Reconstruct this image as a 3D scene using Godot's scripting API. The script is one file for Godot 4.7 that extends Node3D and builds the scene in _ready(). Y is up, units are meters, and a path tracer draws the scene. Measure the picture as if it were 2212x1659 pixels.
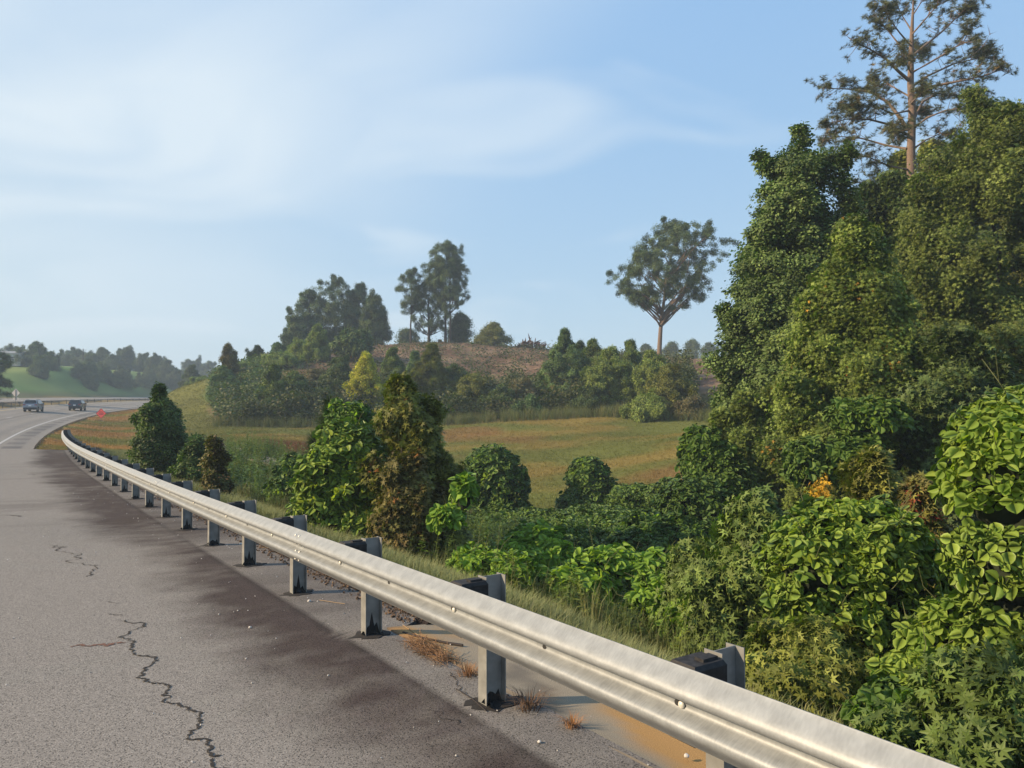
extends Node3D
# A highway shoulder with a steel guardrail, a valley of vines beside it and a cleared hill behind.
# World: x to the right, y up, -z away from the viewer, metres. Road coordinates: s along the white edge line, lat to its left.

const F := 1628.0                      # focal length of the photograph in units of a picture 2212 wide
const R := 330.0                       # radius of the highway's bend
const TH0 := 0.59865                   # heading of the straight part, left of the viewing direction
const S0 := 28.4                       # where the bend begins
var rng := RandomNumberGenerator.new()
var cam_t: Transform3D
var bend: Vector2
var n1 := FastNoiseLite.new()
var n2 := FastNoiseLite.new()
var taken := {}
var mats := {}
var grid_h := PackedFloat32Array()
const GN := 250
const GA := 14.0
const GB := 4.6

# ------------------------------------------------------------------ helpers: nodes
func numbered(nm: String) -> String:
	if not taken.has(nm):
		taken[nm] = 0
		return nm
	taken[nm] += 1
	return "%s_%03d" % [nm, taken[nm]]

func thing(nm: String, label: String, cat: String, where := Vector3.ZERO, group := "", turn := 0.0) -> Node3D:
	var o := Node3D.new()
	o.name = numbered(nm)
	add_child(o)
	o.position = where
	o.rotation.y = turn
	tag(o, label, cat, group)
	return o

func tag(o: Node, label: String, cat: String, group := "", kind := "") -> void:
	if label: o.set_meta("label", label)
	if cat: o.set_meta("category", cat)
	if group: o.set_meta("group", group)
	if kind: o.set_meta("kind", kind)

func part(parent: Node, nm: String, mesh: Mesh, mat: Material, where := Vector3.ZERO, kind := "") -> MeshInstance3D:
	var o := MeshInstance3D.new()
	o.name = nm
	o.mesh = mesh
	o.material_override = mat
	o.position = where
	if kind: o.set_meta("kind", kind)
	parent.add_child(o, true)
	return o

func structure(nm: String, mesh: Mesh, mat: Material, label: String, cat: String) -> MeshInstance3D:
	var o := part(self, numbered(nm), mesh, mat)
	tag(o, label, cat, "", "structure")
	return o

func multi(parent: Node, nm: String, mesh: Mesh, mat: Material, buf: PackedFloat32Array, label := "", cat := "") -> MultiMeshInstance3D:
	if buf.size() < 16:
		return null
	var m := MultiMesh.new()
	m.transform_format = MultiMesh.TRANSFORM_3D
	m.use_colors = true
	m.mesh = mesh
	m.instance_count = buf.size() / 16
	m.buffer = buf
	var o := MultiMeshInstance3D.new()
	o.name = nm if parent != self else numbered(nm)
	o.multimesh = m
	o.material_override = mat
	o.set_meta("kind", "stuff")
	parent.add_child(o, true)
	tag(o, label, cat)
	return o

func put(buf: PackedFloat32Array, at_: int, x: Vector3, y: Vector3, z: Vector3, p: Vector3, c: Color) -> void:
	var i := at_ * 16
	buf[i] = x.x; buf[i + 1] = y.x; buf[i + 2] = z.x; buf[i + 3] = p.x
	buf[i + 4] = x.y; buf[i + 5] = y.y; buf[i + 6] = z.y; buf[i + 7] = p.y
	buf[i + 8] = x.z; buf[i + 9] = y.z; buf[i + 10] = z.z; buf[i + 11] = p.z
	buf[i + 12] = c.r; buf[i + 13] = c.g; buf[i + 14] = c.b; buf[i + 15] = 1.0

func rf(a: float, b: float) -> float:
	return a + (b - a) * rng.randf()

func rdir() -> Vector3:
	var z := rf(-1.0, 1.0)
	var a := rf(0.0, TAU)
	var q := sqrt(1.0 - z * z)
	return Vector3(q * cos(a), z, q * sin(a))

func ss(a: float, b: float, x: float) -> float:
	return smoothstep(a, b, x)

# ------------------------------------------------------------------ helpers: materials (colours given linear)
func lin(r: float, g: float, b: float) -> Color:
	return Color(r, g, b).linear_to_srgb()

func mat(key: String, c: Color, rough := 0.8, metal := 0.0, spec := 0.5) -> StandardMaterial3D:
	if mats.has(key):
		return mats[key]
	var m := StandardMaterial3D.new()
	m.resource_name = key
	m.albedo_color = c.linear_to_srgb()
	m.roughness = rough
	m.metallic = metal
	m.metallic_specular = spec
	mats[key] = m
	return m

func noise_tex(freq: float, lo: float, hi: float, size := 512, octaves := 4, kind := FastNoiseLite.TYPE_SIMPLEX_SMOOTH, normal := false, sd := 1) -> NoiseTexture2D:
	var n := FastNoiseLite.new()
	n.seed = sd
	n.noise_type = kind
	n.frequency = freq
	n.fractal_octaves = octaves
	var t := NoiseTexture2D.new()
	t.width = size
	t.height = size
	t.seamless = true
	t.noise = n
	if normal:
		t.as_normal_map = true
		t.bump_strength = 4.0
	else:
		var g := Gradient.new()
		g.set_color(0, Color(lo, lo, lo))
		g.set_color(1, Color(hi, hi, hi))
		t.color_ramp = g
	return t

func tri(m: StandardMaterial3D, scale: float) -> void:
	m.uv1_triplanar = true
	m.uv1_world_triplanar = true
	m.uv1_scale = Vector3.ONE * scale

func leaf_mat(key: String, through := 0.7, rough := 0.5, tint := Color(0.75, 0.95, 0.3)) -> StandardMaterial3D:
	if mats.has(key):
		return mats[key]
	var m := mat(key, Color(1, 1, 1), rough, 0.0, 0.3)
	m.vertex_color_use_as_albedo = true
	m.backlight_enabled = true
	m.backlight = Color(tint.r * through, tint.g * through, tint.b * through)
	return m

func tone_mat(key: String, c: Color, through := 0.7) -> StandardMaterial3D:
	if mats.has(key):
		return mats[key]
	var m := mat(key, c, 0.58, 0.0, 0.3)
	m.backlight_enabled = true
	# what passes a leaf is its own colour, yellower
	m.backlight = Color(c.r * 1.3, c.g * 1.2, c.b * 0.5).linear_to_srgb() * 1.0
	var k := maxf(m.backlight.r, m.backlight.g)
	m.backlight = m.backlight * (through / maxf(k, 0.01))
	return m

# ------------------------------------------------------------------ helpers: places
func at(px: float, py: float, d: float) -> Vector3:
	return cam_t * Vector3((px - 1106.0) / F * d, (829.5 - py) / F * d, -d)

func road_pt(s: float, lat: float) -> Vector2:      # (x, distance away)
	if s < S0:
		var u := Vector2(-sin(TH0), cos(TH0))
		var right := Vector2(cos(TH0), sin(TH0))
		return bend - right * R + u * (s - S0) - right * lat
	var t := TH0 - (s - S0) / R
	return bend - Vector2(cos(t), sin(t)) * (R + lat)

func heading(s: float) -> float:
	return TH0 - maxf(0.0, s - S0) / R

func road_sl(x: float, d: float) -> Vector2:        # (s, lat)
	var p := Vector2(x, d)
	var u := Vector2(-sin(TH0), cos(TH0))
	var right := Vector2(cos(TH0), sin(TH0))
	var q := p - (bend - right * R)
	var along := q.dot(u)
	if along < 0.0:
		return Vector2(S0 + along, -q.dot(right))
	var v := bend - p
	return Vector2(S0 + (TH0 - atan2(v.y, v.x)) * R, v.length() - R)

const PS := [-60.0, 0.0, 14.0, 28.0, 44.0, 58.0, 75.0, 92.0, 112.0, 150.0, 185.0, 260.0, 340.0]
const PY := [0.2, 0.0, -0.2, -0.30, -0.28, -0.14, 0.22, 0.66, 1.2, 2.05, 2.75, 4.0, 4.8]
func prof(s: float) -> float:
	var i := 0
	while i < PS.size() - 2 and s > PS[i + 1]:
		i += 1
	var t := clampf((s - PS[i]) / (PS[i + 1] - PS[i]), 0.0, 1.0)
	var a: float = PY[maxi(i - 1, 0)]
	var b: float = PY[i]
	var c: float = PY[i + 1]
	var e: float = PY[mini(i + 2, PY.size() - 1)]
	var da: float = (c - a) / (PS[i + 1] - PS[maxi(i - 1, 0)]) * (PS[i + 1] - PS[i])
	var db: float = (e - b) / (PS[mini(i + 2, PY.size() - 1)] - PS[i]) * (PS[i + 1] - PS[i])
	var t2 := t * t
	var t3 := t2 * t
	return (2 * t3 - 3 * t2 + 1) * b + (t3 - 2 * t2 + t) * da + (3 * t2 - 2 * t3) * c + (t3 - t2) * db

func ysurf(s: float, lat: float) -> float:
	var e := 0.02 + 0.045 * ss(35.0, 85.0, s)
	return prof(s) + e * minf(lat, 9.0) + 0.035 * maxf(lat - 9.0, 0.0)

func edge_lat(s: float) -> float:
	return lerpf(lerpf(-3.58, -3.9, ss(6.0, 6.3, s)), -1.75, ss(43.8, 45.6, s))

func gp(x: float, d: float, dy := 0.0) -> Vector3:
	return Vector3(x, ground(x, d) + dy, -d)

func gpx(px: float, d: float, dy := 0.0) -> Vector3:
	return gp((px - 1106.0) / F * d, d, dy)

func top_of(py: float, d: float) -> float:          # height that shows at that row at that distance
	return at(1106.0, py, d).y

func on_road(px: float, py: float) -> Vector2:      # (s, lat) of the road surface seen there
	var dir := cam_t.basis * Vector3((px - 1106.0) / F, (829.5 - py) / F, -1.0)
	var h := -0.05
	var p := Vector3.ZERO
	for i in 6:
		p = cam_t.origin + dir * ((cam_t.origin.y - h) / -dir.y)
		var sl := road_sl(p.x, -p.z)
		h = ysurf(sl.x, sl.y)
	return road_sl(p.x, -p.z)

func hit(px: float, py: float) -> Vector3:          # the ground seen at that place
	var dir := cam_t.basis * Vector3((px - 1106.0) / F, (829.5 - py) / F, -1.0)
	var d := 8.0
	while d < 400.0:
		var p := cam_t.origin + dir * d
		if p.y < ground(p.x, -p.z): return Vector3(p.x, ground(p.x, -p.z), p.z)
		d *= 1.01
	return cam_t.origin + dir * d

func road_3d(s: float, lat: float, dy := 0.0) -> Vector3:
	var q := road_pt(s, lat)
	return Vector3(q.x, ysurf(s, lat) + dy, -q.y)

# ------------------------------------------------------------------ terrain: a thin-plate surface through known heights
var tps_p := PackedVector2Array()
var tps_w := PackedFloat64Array()
func tps_solve(pts: Array) -> void:                 # each [x, d, y]
	var n := pts.size()
	var m := n + 3
	var a := []
	for i in m:
		var row := PackedFloat64Array()
		row.resize(m + 1)
		a.append(row)
	tps_p.clear()
	for p in pts:
		tps_p.append(Vector2(p[0], p[1]) / 50.0)
	for i in n:
		for j in n:
			var r2 := tps_p[i].distance_squared_to(tps_p[j])
			a[i][j] = 0.5 * r2 * log(r2) if r2 > 1e-12 else 0.002
		a[i][n] = 1.0; a[i][n + 1] = tps_p[i].x; a[i][n + 2] = tps_p[i].y
		a[n][i] = 1.0; a[n + 1][i] = tps_p[i].x; a[n + 2][i] = tps_p[i].y
		a[i][m] = pts[i][2]
	for c in m:
		var best := c
		for r in range(c + 1, m):
			if absf(a[r][c]) > absf(a[best][c]): best = r
		var sw = a[c]; a[c] = a[best]; a[best] = sw
		var pr: PackedFloat64Array = a[c]
		for r in range(c + 1, m):
			var row: PackedFloat64Array = a[r]
			var f := row[c] / pr[c]
			if f == 0.0: continue
			for k in range(c, m + 1):
				row[k] -= f * pr[k]
			a[r] = row
	tps_w.resize(m)
	for c in range(m - 1, -1, -1):
		var v: float = a[c][m]
		for k in range(c + 1, m):
			v -= a[c][k] * tps_w[k]
		tps_w[c] = v / a[c][c]

func tps(x: float, d: float) -> float:
	var q := Vector2(x, d) / 50.0
	var n := tps_p.size()
	var v := tps_w[n] + tps_w[n + 1] * q.x + tps_w[n + 2] * q.y
	for i in n:
		var r2 := q.distance_squared_to(tps_p[i])
		if r2 > 1e-12:
			v += tps_w[i] * 0.5 * r2 * log(r2)
	return v

func raw_height(x: float, d: float) -> float:
	var y := 0.0
	var r := Vector2(x, d - 60.0).length()
	var far := ss(230.0, 420.0, r)
	y = lerpf(clampf(tps(x, d), -6.0, 30.0), 9.0 + 4.0 * n1.get_noise_2d(x * 0.3, d * 0.3), far)
	if d < -15.0:
		y = lerpf(y, -1.0, ss(-15.0, -60.0, d))
	var sl := road_sl(x, d)
	var s := sl.x
	var lat := sl.y
	if s > -200.0 and s < 420.0 and lat > -14.0 and lat < 60.0:
		var right := lerpf(4.6, 1.9, ss(42.0, 50.0, s))
		var w := ss(-right - lerpf(4.6, 9.0, ss(40.0, 60.0, s)), -right, lat)
		w *= 1.0 - ss(27.0, lerpf(30.0, 44.0, ss(60.0, 110.0, s)), lat)
		w *= 1.0 - ss(300.0, 400.0, s)
		var yr := ysurf(s, lat)
		var cut := 0.0
		if lat > edge_lat(s) + 0.05 and lat < 8.6: cut = 0.3
		elif lat > 17.1 and lat < 26.2: cut = 0.3
		elif lat > 8.6 and lat < 17.1: cut = 0.55 * sin((lat - 8.6) / 8.5 * PI) + 0.03
		elif lat <= edge_lat(s) + 0.05: cut = 0.06 + 0.10 * ss(0.0, 1.4, edge_lat(s) - lat) + 0.14 * ss(7.0, 5.5, s)
		y = lerpf(y, yr - cut, w)
	return y

func build_grid() -> void:
	grid_h.resize(GN * GN)
	for j in GN:
		var d := 20.0 + GA * sinh(GB * (2.0 * j / (GN - 1) - 1.0))
		for i in GN:
			var x := GA * sinh(GB * (2.0 * i / (GN - 1) - 1.0))
			var y := raw_height(x, d)
			y += 0.06 * n1.get_noise_2d(x * 6.0, d * 6.0) * ss(5.2, 9.0, -road_sl(x, d).y) + 0.35 * n1.get_noise_2d(x, d) * ss(55.0, 90.0, d) * ss(12.0, 22.0, absf(road_sl(x, d).y - 10.0))
			grid_h[j * GN + i] = y

func asinh_(v: float) -> float:
	return log(v + sqrt(v * v + 1.0))

func ground(x: float, d: float) -> float:
	var u := clampf((asinh_(x / GA) / GB + 1.0) * 0.5 * (GN - 1), 0.0, GN - 1.001)
	var v := clampf((asinh_((d - 20.0) / GA) / GB + 1.0) * 0.5 * (GN - 1), 0.0, GN - 1.001)
	var i := int(u)
	var j := int(v)
	var a := u - i
	var b := v - j
	var k := j * GN + i
	return lerpf(lerpf(grid_h[k], grid_h[k + 1], a), lerpf(grid_h[k + GN], grid_h[k + GN + 1], a), b)

func ground_color(x: float, d: float, y: float) -> Color:
	var sl := road_sl(x, d)
	var s := sl.x
	var lat := sl.y
	var a := n1.get_noise_2d(x * 3.0, d * 3.0)
	var b := n2.get_noise_2d(x * 0.9, d * 2.2)
	var gold := Color(0.29, 0.225, 0.065)
	var green := Color(0.16, 0.175, 0.045)
	var clay := Color(0.28, 0.12, 0.06)
	var soil := Color(0.05, 0.05, 0.025)
	var c := green
	if lat > 27.0 and s > 20.0:                      # the cut slope and the field beyond the second carriageway
		c = Color(0.105, 0.135, 0.055).lerp(Color(0.13, 0.115, 0.06), ss(-0.1, 0.35, b))
		var top := ss(4.3, 4.9, y - 0.02 * (d - 150.0)) * ss(-62.0, -78.0, x)
		c = c.lerp(Color(0.15, 0.265, 0.065).lerp(Color(0.25, 0.31, 0.085), ss(-0.3, 0.4, n2.get_noise_2d(x * 0.4, d * 0.25))), top)
	elif lat > 8.0 and s > 20.0:
		c = gold.lerp(Color(0.15, 0.13, 0.05), ss(-0.2, 0.3, b)).lerp(clay, 0.25)
	elif lat > -14.0 and s > 42.0:
		c = Color(0.36, 0.21, 0.075).lerp(Color(0.19, 0.19, 0.05), ss(-0.15, 0.25, b + 0.35 * a + 0.5 * ss(-6.0, -11.0, lat) + 0.5 * ss(70.0, 100.0, s) * ss(-5.0, -9.0, lat)))
	elif d > 27.0 and lat < -6.0:
		c = gold.lerp(green, ss(-0.36, 0.08, b + 0.5 * a))
		c = c.lerp(clay, 0.5 * ss(0.18, 0.42, n1.get_noise_2d(x * 1.3 + 40.0, d * 2.0)))
		# bare red clay on the bank beyond the ditch
		c = c.lerp(Color(0.17, 0.062, 0.035), 0.85 * ss(1.0, 0.3, absf(d - 47.0 - 0.1 * (x + 14.0)) / 5.0) * ss(-23.0, -17.0, x) * ss(-6.0, -10.0, x))
		c = c.lerp(soil, ss(34.0, 29.0, d - 0.1 * x))
		var hill := ss(64.0, 74.0, d)
		var brown := Color(0.225, 0.138, 0.088).lerp(Color(0.34, 0.235, 0.155), ss(-0.1, 0.4, a))
		brown = brown.lerp(Color(0.14, 0.078, 0.05), ss(0.1, 0.4, b))
		var spur := Color(0.14, 0.20, 0.05).lerp(Color(0.20, 0.21, 0.075), ss(-0.2, 0.3, a))
		var hc := brown.lerp(spur, ss(-24.0, -36.0, x + 3.0 * a))
		c = c.lerp(hc, hill)
	else:
		c = soil.lerp(Color(0.07, 0.085, 0.03), ss(-0.2, 0.2, a))
		c = c.lerp(Color(0.14, 0.155, 0.05), ss(-7.6, -6.2, lat))
	return c * (0.92 + 0.25 * a)

func build_terrain() -> void:
	var v := PackedVector3Array()
	var nn := PackedVector3Array()
	var cc := PackedColorArray()
	var idx := PackedInt32Array()
	v.resize(GN * GN); nn.resize(GN * GN); cc.resize(GN * GN)
	for j in GN:
		var d := 20.0 + GA * sinh(GB * (2.0 * j / (GN - 1) - 1.0))
		for i in GN:
			var x := GA * sinh(GB * (2.0 * i / (GN - 1) - 1.0))
			v[j * GN + i] = Vector3(x, grid_h[j * GN + i], -d)
			cc[j * GN + i] = ground_color(x, d, grid_h[j * GN + i])
	for j in GN:
		for i in GN:
			var dx := v[j * GN + mini(i + 1, GN - 1)] - v[j * GN + maxi(i - 1, 0)]
			var dz := v[mini(j + 1, GN - 1) * GN + i] - v[maxi(j - 1, 0) * GN + i]
			nn[j * GN + i] = dx.cross(dz).normalized()
	for j in GN - 1:
		for i in GN - 1:
			var k := j * GN + i
			idx.append_array([k, k + GN, k + 1, k + 1, k + GN, k + GN + 1])
	var m := arrays(v, nn, cc, idx)
	var gm := mat("ground", Color(1, 1, 1), 0.95, 0.0, 0.2)
	gm.vertex_color_use_as_albedo = true
	gm.albedo_texture = noise_tex(0.03, 0.75, 1.0, 512, 5)
	gm.heightmap_enabled = false
	tri(gm, 0.35)
	structure("ground", m, gm, "grassy ground sloping down from the road into a valley and up a cleared hill", "ground")

func arrays(v: PackedVector3Array, nn: PackedVector3Array, cc: PackedColorArray, idx: PackedInt32Array, uv := PackedVector2Array()) -> ArrayMesh:
	var a := []
	a.resize(Mesh.ARRAY_MAX)
	a[Mesh.ARRAY_VERTEX] = v
	if nn.size(): a[Mesh.ARRAY_NORMAL] = nn
	if cc.size(): a[Mesh.ARRAY_COLOR] = cc
	if uv.size(): a[Mesh.ARRAY_TEX_UV] = uv
	a[Mesh.ARRAY_INDEX] = idx
	var m := ArrayMesh.new()
	m.add_surface_from_arrays(Mesh.PRIMITIVE_TRIANGLES, a)
	return m

# ------------------------------------------------------------------ helpers: shapes
func st_new() -> SurfaceTool:
	var st := SurfaceTool.new()
	st.begin(Mesh.PRIMITIVE_TRIANGLES)
	return st

func quad(st: SurfaceTool, a: Vector3, b: Vector3, c: Vector3, d: Vector3) -> void:
	for p in [a, b, c, a, c, d]:
		st.add_vertex(p)

func box(st: SurfaceTool, c: Vector3, size: Vector3, b := Basis.IDENTITY) -> void:
	var h := size * 0.5
	st.set_smooth_group(-1)
	var p := []
	for k in 8:
		p.append(c + b * Vector3(h.x * (1 if k & 1 else -1), h.y * (1 if k & 2 else -1), h.z * (1 if k & 4 else -1)))
	quad(st, p[0], p[1], p[3], p[2]); quad(st, p[5], p[4], p[6], p[7])
	quad(st, p[4], p[0], p[2], p[6]); quad(st, p[1], p[5], p[7], p[3])
	quad(st, p[2], p[3], p[7], p[6]); quad(st, p[4], p[5], p[1], p[0])

func tube(st: SurfaceTool, pts: Array, rad: Array, sides := 6) -> void:
	var last := []
	st.set_smooth_group(0)
	for k in pts.size():
		var a: Vector3 = pts[maxi(k - 1, 0)]
		var b: Vector3 = pts[mini(k + 1, pts.size() - 1)]
		var t := (b - a).normalized()
		var x := t.cross(Vector3(0.3, 0.2, 0.93)).normalized()
		if x.length_squared() < 0.5: x = Vector3.RIGHT
		var y := t.cross(x).normalized()
		var ring := []
		for i in sides:
			var an := TAU * i / sides
			ring.append(pts[k] + (x * cos(an) + y * sin(an)) * float(rad[k]))
		if k > 0:
			for i in sides:
				var j := (i + 1) % sides
				quad(st, last[i], last[j], ring[j], ring[i])
		last = ring

func done(st: SurfaceTool) -> ArrayMesh:
	st.index()
	st.generate_normals()
	return st.commit()

func sheet(rows: Array, st: SurfaceTool) -> void:    # rows of equal length, joined
	for j in rows.size() - 1:
		for i in rows[j].size() - 1:
			quad(st, rows[j][i], rows[j][i + 1], rows[j + 1][i + 1], rows[j + 1][i])

# ------------------------------------------------------------------ leaves
func leaf(st: SurfaceTool, base: Vector3, dir: Vector3, nrm: Vector3, L: float, W: float, fold := 0.12, shape := 0) -> void:
	var side := dir.cross(nrm).normalized()
	var n := side.cross(dir).normalized()
	var ts := [0.0, 0.3, 0.68, 1.0]
	var ws := [0.0, 0.5, 0.4, 0.0]
	if shape == 1:      # broad vine leaflet
		ts = [0.0, 0.12, 0.4, 0.68, 0.88, 1.0]
		ws = [0.0, 0.40, 0.54, 0.43, 0.2, 0.0]
	st.set_smooth_group(-1 if shape == 0 else 0)
	var mid := []
	for t in ts:
		mid.append(base + dir * (L * t) - n * (L * (0.16 * t * t)))
	for k in ts.size() - 1:
		for sg in [-1.0, 1.0]:
			var a: Vector3 = mid[k] + side * (sg * W * ws[k]) + n * (W * ws[k] * fold * 2.0)
			var b: Vector3 = mid[k + 1] + side * (sg * W * ws[k + 1]) + n * (W * ws[k + 1] * fold * 2.0)
			if ws[k] > 0.0:
				for p in [mid[k], a, b]: st.add_vertex(p)
			for p in [mid[k], b, mid[k + 1]]: st.add_vertex(p)

func star_leaf(st: SurfaceTool, c: Vector3, dir: Vector3, nrm: Vector3, L: float) -> void:
	var side := dir.cross(nrm).normalized()
	var n := side.cross(dir).normalized()
	st.set_smooth_group(-1)
	var angs := [-2.0, -1.0, 0.0, 1.0, 2.0]
	var lens := [0.42, 0.55, 0.62, 0.55, 0.42]
	for k in 5:
		var f := func(an: float, r: float) -> Vector3:
			return c + (dir * cos(an) + side * sin(an)) * (r * L) - n * (r * r * L * 0.25)
		var l: Vector3 = f.call(angs[k] - 0.5, 0.2)
		var r: Vector3 = f.call(angs[k] + 0.5, 0.2)
		var tip: Vector3 = f.call(angs[k], lens[k])
		for p in [c, l, tip, c, tip, r]: st.add_vertex(p)

func spray(kind: String, count: int, L: float, sd: int) -> ArrayMesh:
	rng.seed = sd
	var st := st_new()
	for i in count:
		var a := TAU * i / count + rf(-0.5, 0.5)
		var up := rf(-0.35, 0.45)
		var dir := Vector3(cos(a), up, sin(a)).normalized()
		var p := Vector3(cos(a), 0, sin(a)) * rf(0.05, 0.62) + Vector3(0, rf(-0.4, 0.4), 0)
		var nr := (Vector3.UP * 1.2 + rdir() * 0.8).normalized()
		var l := L * rf(0.75, 1.2)
		if kind == "oval":
			leaf(st, p, dir, nr, l, l * 0.62, 0.1)
		elif kind == "narrow":
			leaf(st, p, dir, nr, l, l * 0.26, 0.1)
		elif kind == "star":
			star_leaf(st, p + dir * l * 0.4, dir, nr, l)
		elif kind == "needle":
			var q := Vector3(dir.x, rf(-0.1, 1.0), dir.z).normalized()
			var s := q.cross(rdir()).normalized() * 0.022
			st.set_smooth_group(-1)
			for w in [-s, s, q * l]: st.add_vertex(w)
	st.generate_normals()
	return st.commit()

func trifoliate(L: float, sd: int) -> ArrayMesh:
	rng.seed = sd
	var st := st_new()
	for k in 3:
		var a: float = [0.0, 1.75, -1.75][k] + rf(-0.25, 0.25)
		var dir := Vector3(sin(a), rf(-0.3, 0.12), cos(a)).normalized()
		var nr := Vector3(rf(-0.3, 0.3), 1, rf(-0.3, 0.3)).normalized()
		var b := Vector3.ZERO if k else Vector3(0, 0, L * 0.28)
		leaf(st, b + dir * L * 0.06, dir, nr, L * (1.0 if k == 0 else 0.88), L * rf(0.8, 0.98), rf(0.0, 0.09), 1)
	st.set_smooth_group(0)
	tube(st, [Vector3(0, 0, L * 0.3), Vector3(0, -0.01, -L * 0.1), Vector3(0, -L * 0.3, -L * 0.55)], [0.0018, 0.0018, 0.0018], 3)
	st.index()
	st.generate_normals()
	return st.commit()

func blade_tuft(count: int, h: float, spread: float, w: float, sd: int, droop := 0.5) -> ArrayMesh:
	rng.seed = sd
	var st := st_new()
	st.set_smooth_group(-1)
	for i in count:
		var a := rf(0, TAU)
		var out := Vector3(cos(a), 0, sin(a))
		var b := out * rf(0.0, spread * 0.5)
		var hh := h * rf(0.55, 1.1)
		var s := Vector3(-sin(a), 0, cos(a)) * w
		var lean := rf(0.1, droop) * hh
		var m := b + out * lean * 0.4 + Vector3.UP * hh * 0.6
		var t := b + out * lean * 1.2 + Vector3.UP * hh * (1.0 - 0.25 * lean / hh)
		for p in [b - s, b + s, m + s * 0.7, b - s, m + s * 0.7, m - s * 0.7, m - s * 0.7, m + s * 0.7, t]:
			st.add_vertex(p)
	st.generate_normals()
	return st.commit()

func weed_mesh(kind: int, sd: int) -> ArrayMesh:     # a stem of about one metre with leaves up it
	rng.seed = sd
	var st := st_new()
	var p := Vector3.ZERO
	var pts := [p]
	var lean := Vector3(rf(-0.25, 0.25), 0, rf(-0.25, 0.25))
	for k in 5:
		p += Vector3(rf(-0.02, 0.02), 0.2, rf(-0.02, 0.02)) + lean * 0.2 * (k / 4.0)
		pts.append(p)
	tube(st, pts, [0.006, 0.006, 0.005, 0.005, 0.004, 0.002], 3)
	var n := 30 if kind == 0 else 22
	for i in n:
		var t := rf(0.12, 1.0)
		var f := t * 5.0
		var k := mini(int(f), 4)
		var b: Vector3 = pts[k].lerp(pts[k + 1], f - k)
		var a := i * 2.4 + rf(-0.3, 0.3)
		var dir := Vector3(cos(a), rf(0.1, 0.7), sin(a)).normalized()
		var l := (0.13 if kind == 0 else 0.17) * (1.15 - 0.6 * t) * rf(0.8, 1.2)
		leaf(st, b, dir, (Vector3.UP + rdir() * 0.3).normalized(), l, l * (0.2 if kind == 0 else 0.5), 0.1)
	if kind == 2:
		for i in 34:                                  # a plume of small flowers
			var t := rf(0.0, 0.3)
			var b: Vector3 = pts[5] + Vector3(rf(-0.08, 0.08) * (1.0 - t * 2.0), -t * 0.6 + 0.06, rf(-0.08, 0.08))
			leaf(st, b, rdir(), rdir(), 0.03, 0.02)
	st.generate_normals()
	return st.commit()

var SP := {}
func make_sprays() -> void:
	SP.oval = spray("oval", 22, 0.27, 11)
	SP.oval_few = spray("oval", 10, 0.42, 16)
	SP.star_few = spray("star", 8, 0.55, 17)
	SP.oval_fine = spray("oval", 20, 0.25, 12)
	SP.star = spray("star", 18, 0.32, 13)
	SP.narrow = spray("narrow", 11, 0.55, 14)
	SP.needle = spray("needle", 30, 0.62, 15)
	SP.tri = [trifoliate(0.16, 21), trifoliate(0.15, 22), trifoliate(0.17, 23), trifoliate(0.14, 24)]
	var st := st_new()
	star_leaf(st, Vector3.ZERO, Vector3(0, 0, 1), Vector3.UP, 0.115)
	st.generate_normals()
	SP.one_star = st.commit()
	st = st_new()
	leaf(st, Vector3.ZERO, Vector3(0, 0, 1), Vector3.UP, 0.1, 0.055)
	st.generate_normals()
	SP.one_oval = st.commit()

# an orientation whose up is n, turned at random
func basis_for(n: Vector3, s: float) -> Basis:
	var t := n.cross(rdir()).normalized()
	if t.length_squared() < 0.5: t = n.cross(Vector3.RIGHT).normalized()
	return Basis(t * s, n * s, n.cross(t) * -s)

# fills a list of clumps [centre, radius, outward] with sprays of leaves
func fill_clumps(parent: Node3D, nm: String, clumps: Array, per: int, mesh: Mesh, m: Material, size: float, pal: Array, flat := 0.7) -> void:
	var buf := PackedFloat32Array()
	buf.resize(clumps.size() * per * 16)
	var k := 0
	for c in clumps:
		var ctr: Vector3 = c[0]
		var r: float = c[1]
		var out: Vector3 = c[2]
		var shade := rf(0.78, 1.22)
		var hue := rng.randf()
		for i in per:
			var q := rdir() * (pow(rng.randf(), 0.55) * (1.0 if rng.randf() < 0.88 else 1.35))
			var p := ctr + Vector3(q.x, q.y * flat, q.z) * r
			var n := (out * 0.7 + q * 0.5 + Vector3.UP * 0.55 + rdir() * 0.75).normalized()
			var s := size * rf(0.65, 1.3)
			var t := n.cross(Vector3(q.z, q.x, q.y)).normalized()
			var z := n.cross(t)
			var col: Color = pal[0].lerp(pal[1], clampf(0.5 * hue + 0.6 * rng.randf(), 0.0, 1.0))
			if pal.size() > 2 and rng.randf() < pal[3]:
				col = pal[2]
			col = col * (shade * rf(0.55, 1.6))
			put(buf, k, t * s, n * s, z * s, p, col)
			k += 1
	multi(parent, nm, mesh, m, buf)

func radius_at(prf: Array, t: float) -> float:
	for i in prf.size() - 1:
		if t <= prf[i + 1][0]:
			return lerpf(prf[i][1], prf[i + 1][1], clampf((t - prf[i][0]) / maxf(prf[i + 1][0] - prf[i][0], 0.001), 0.0, 1.0))
	return prf[prf.size() - 1][1]

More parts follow.
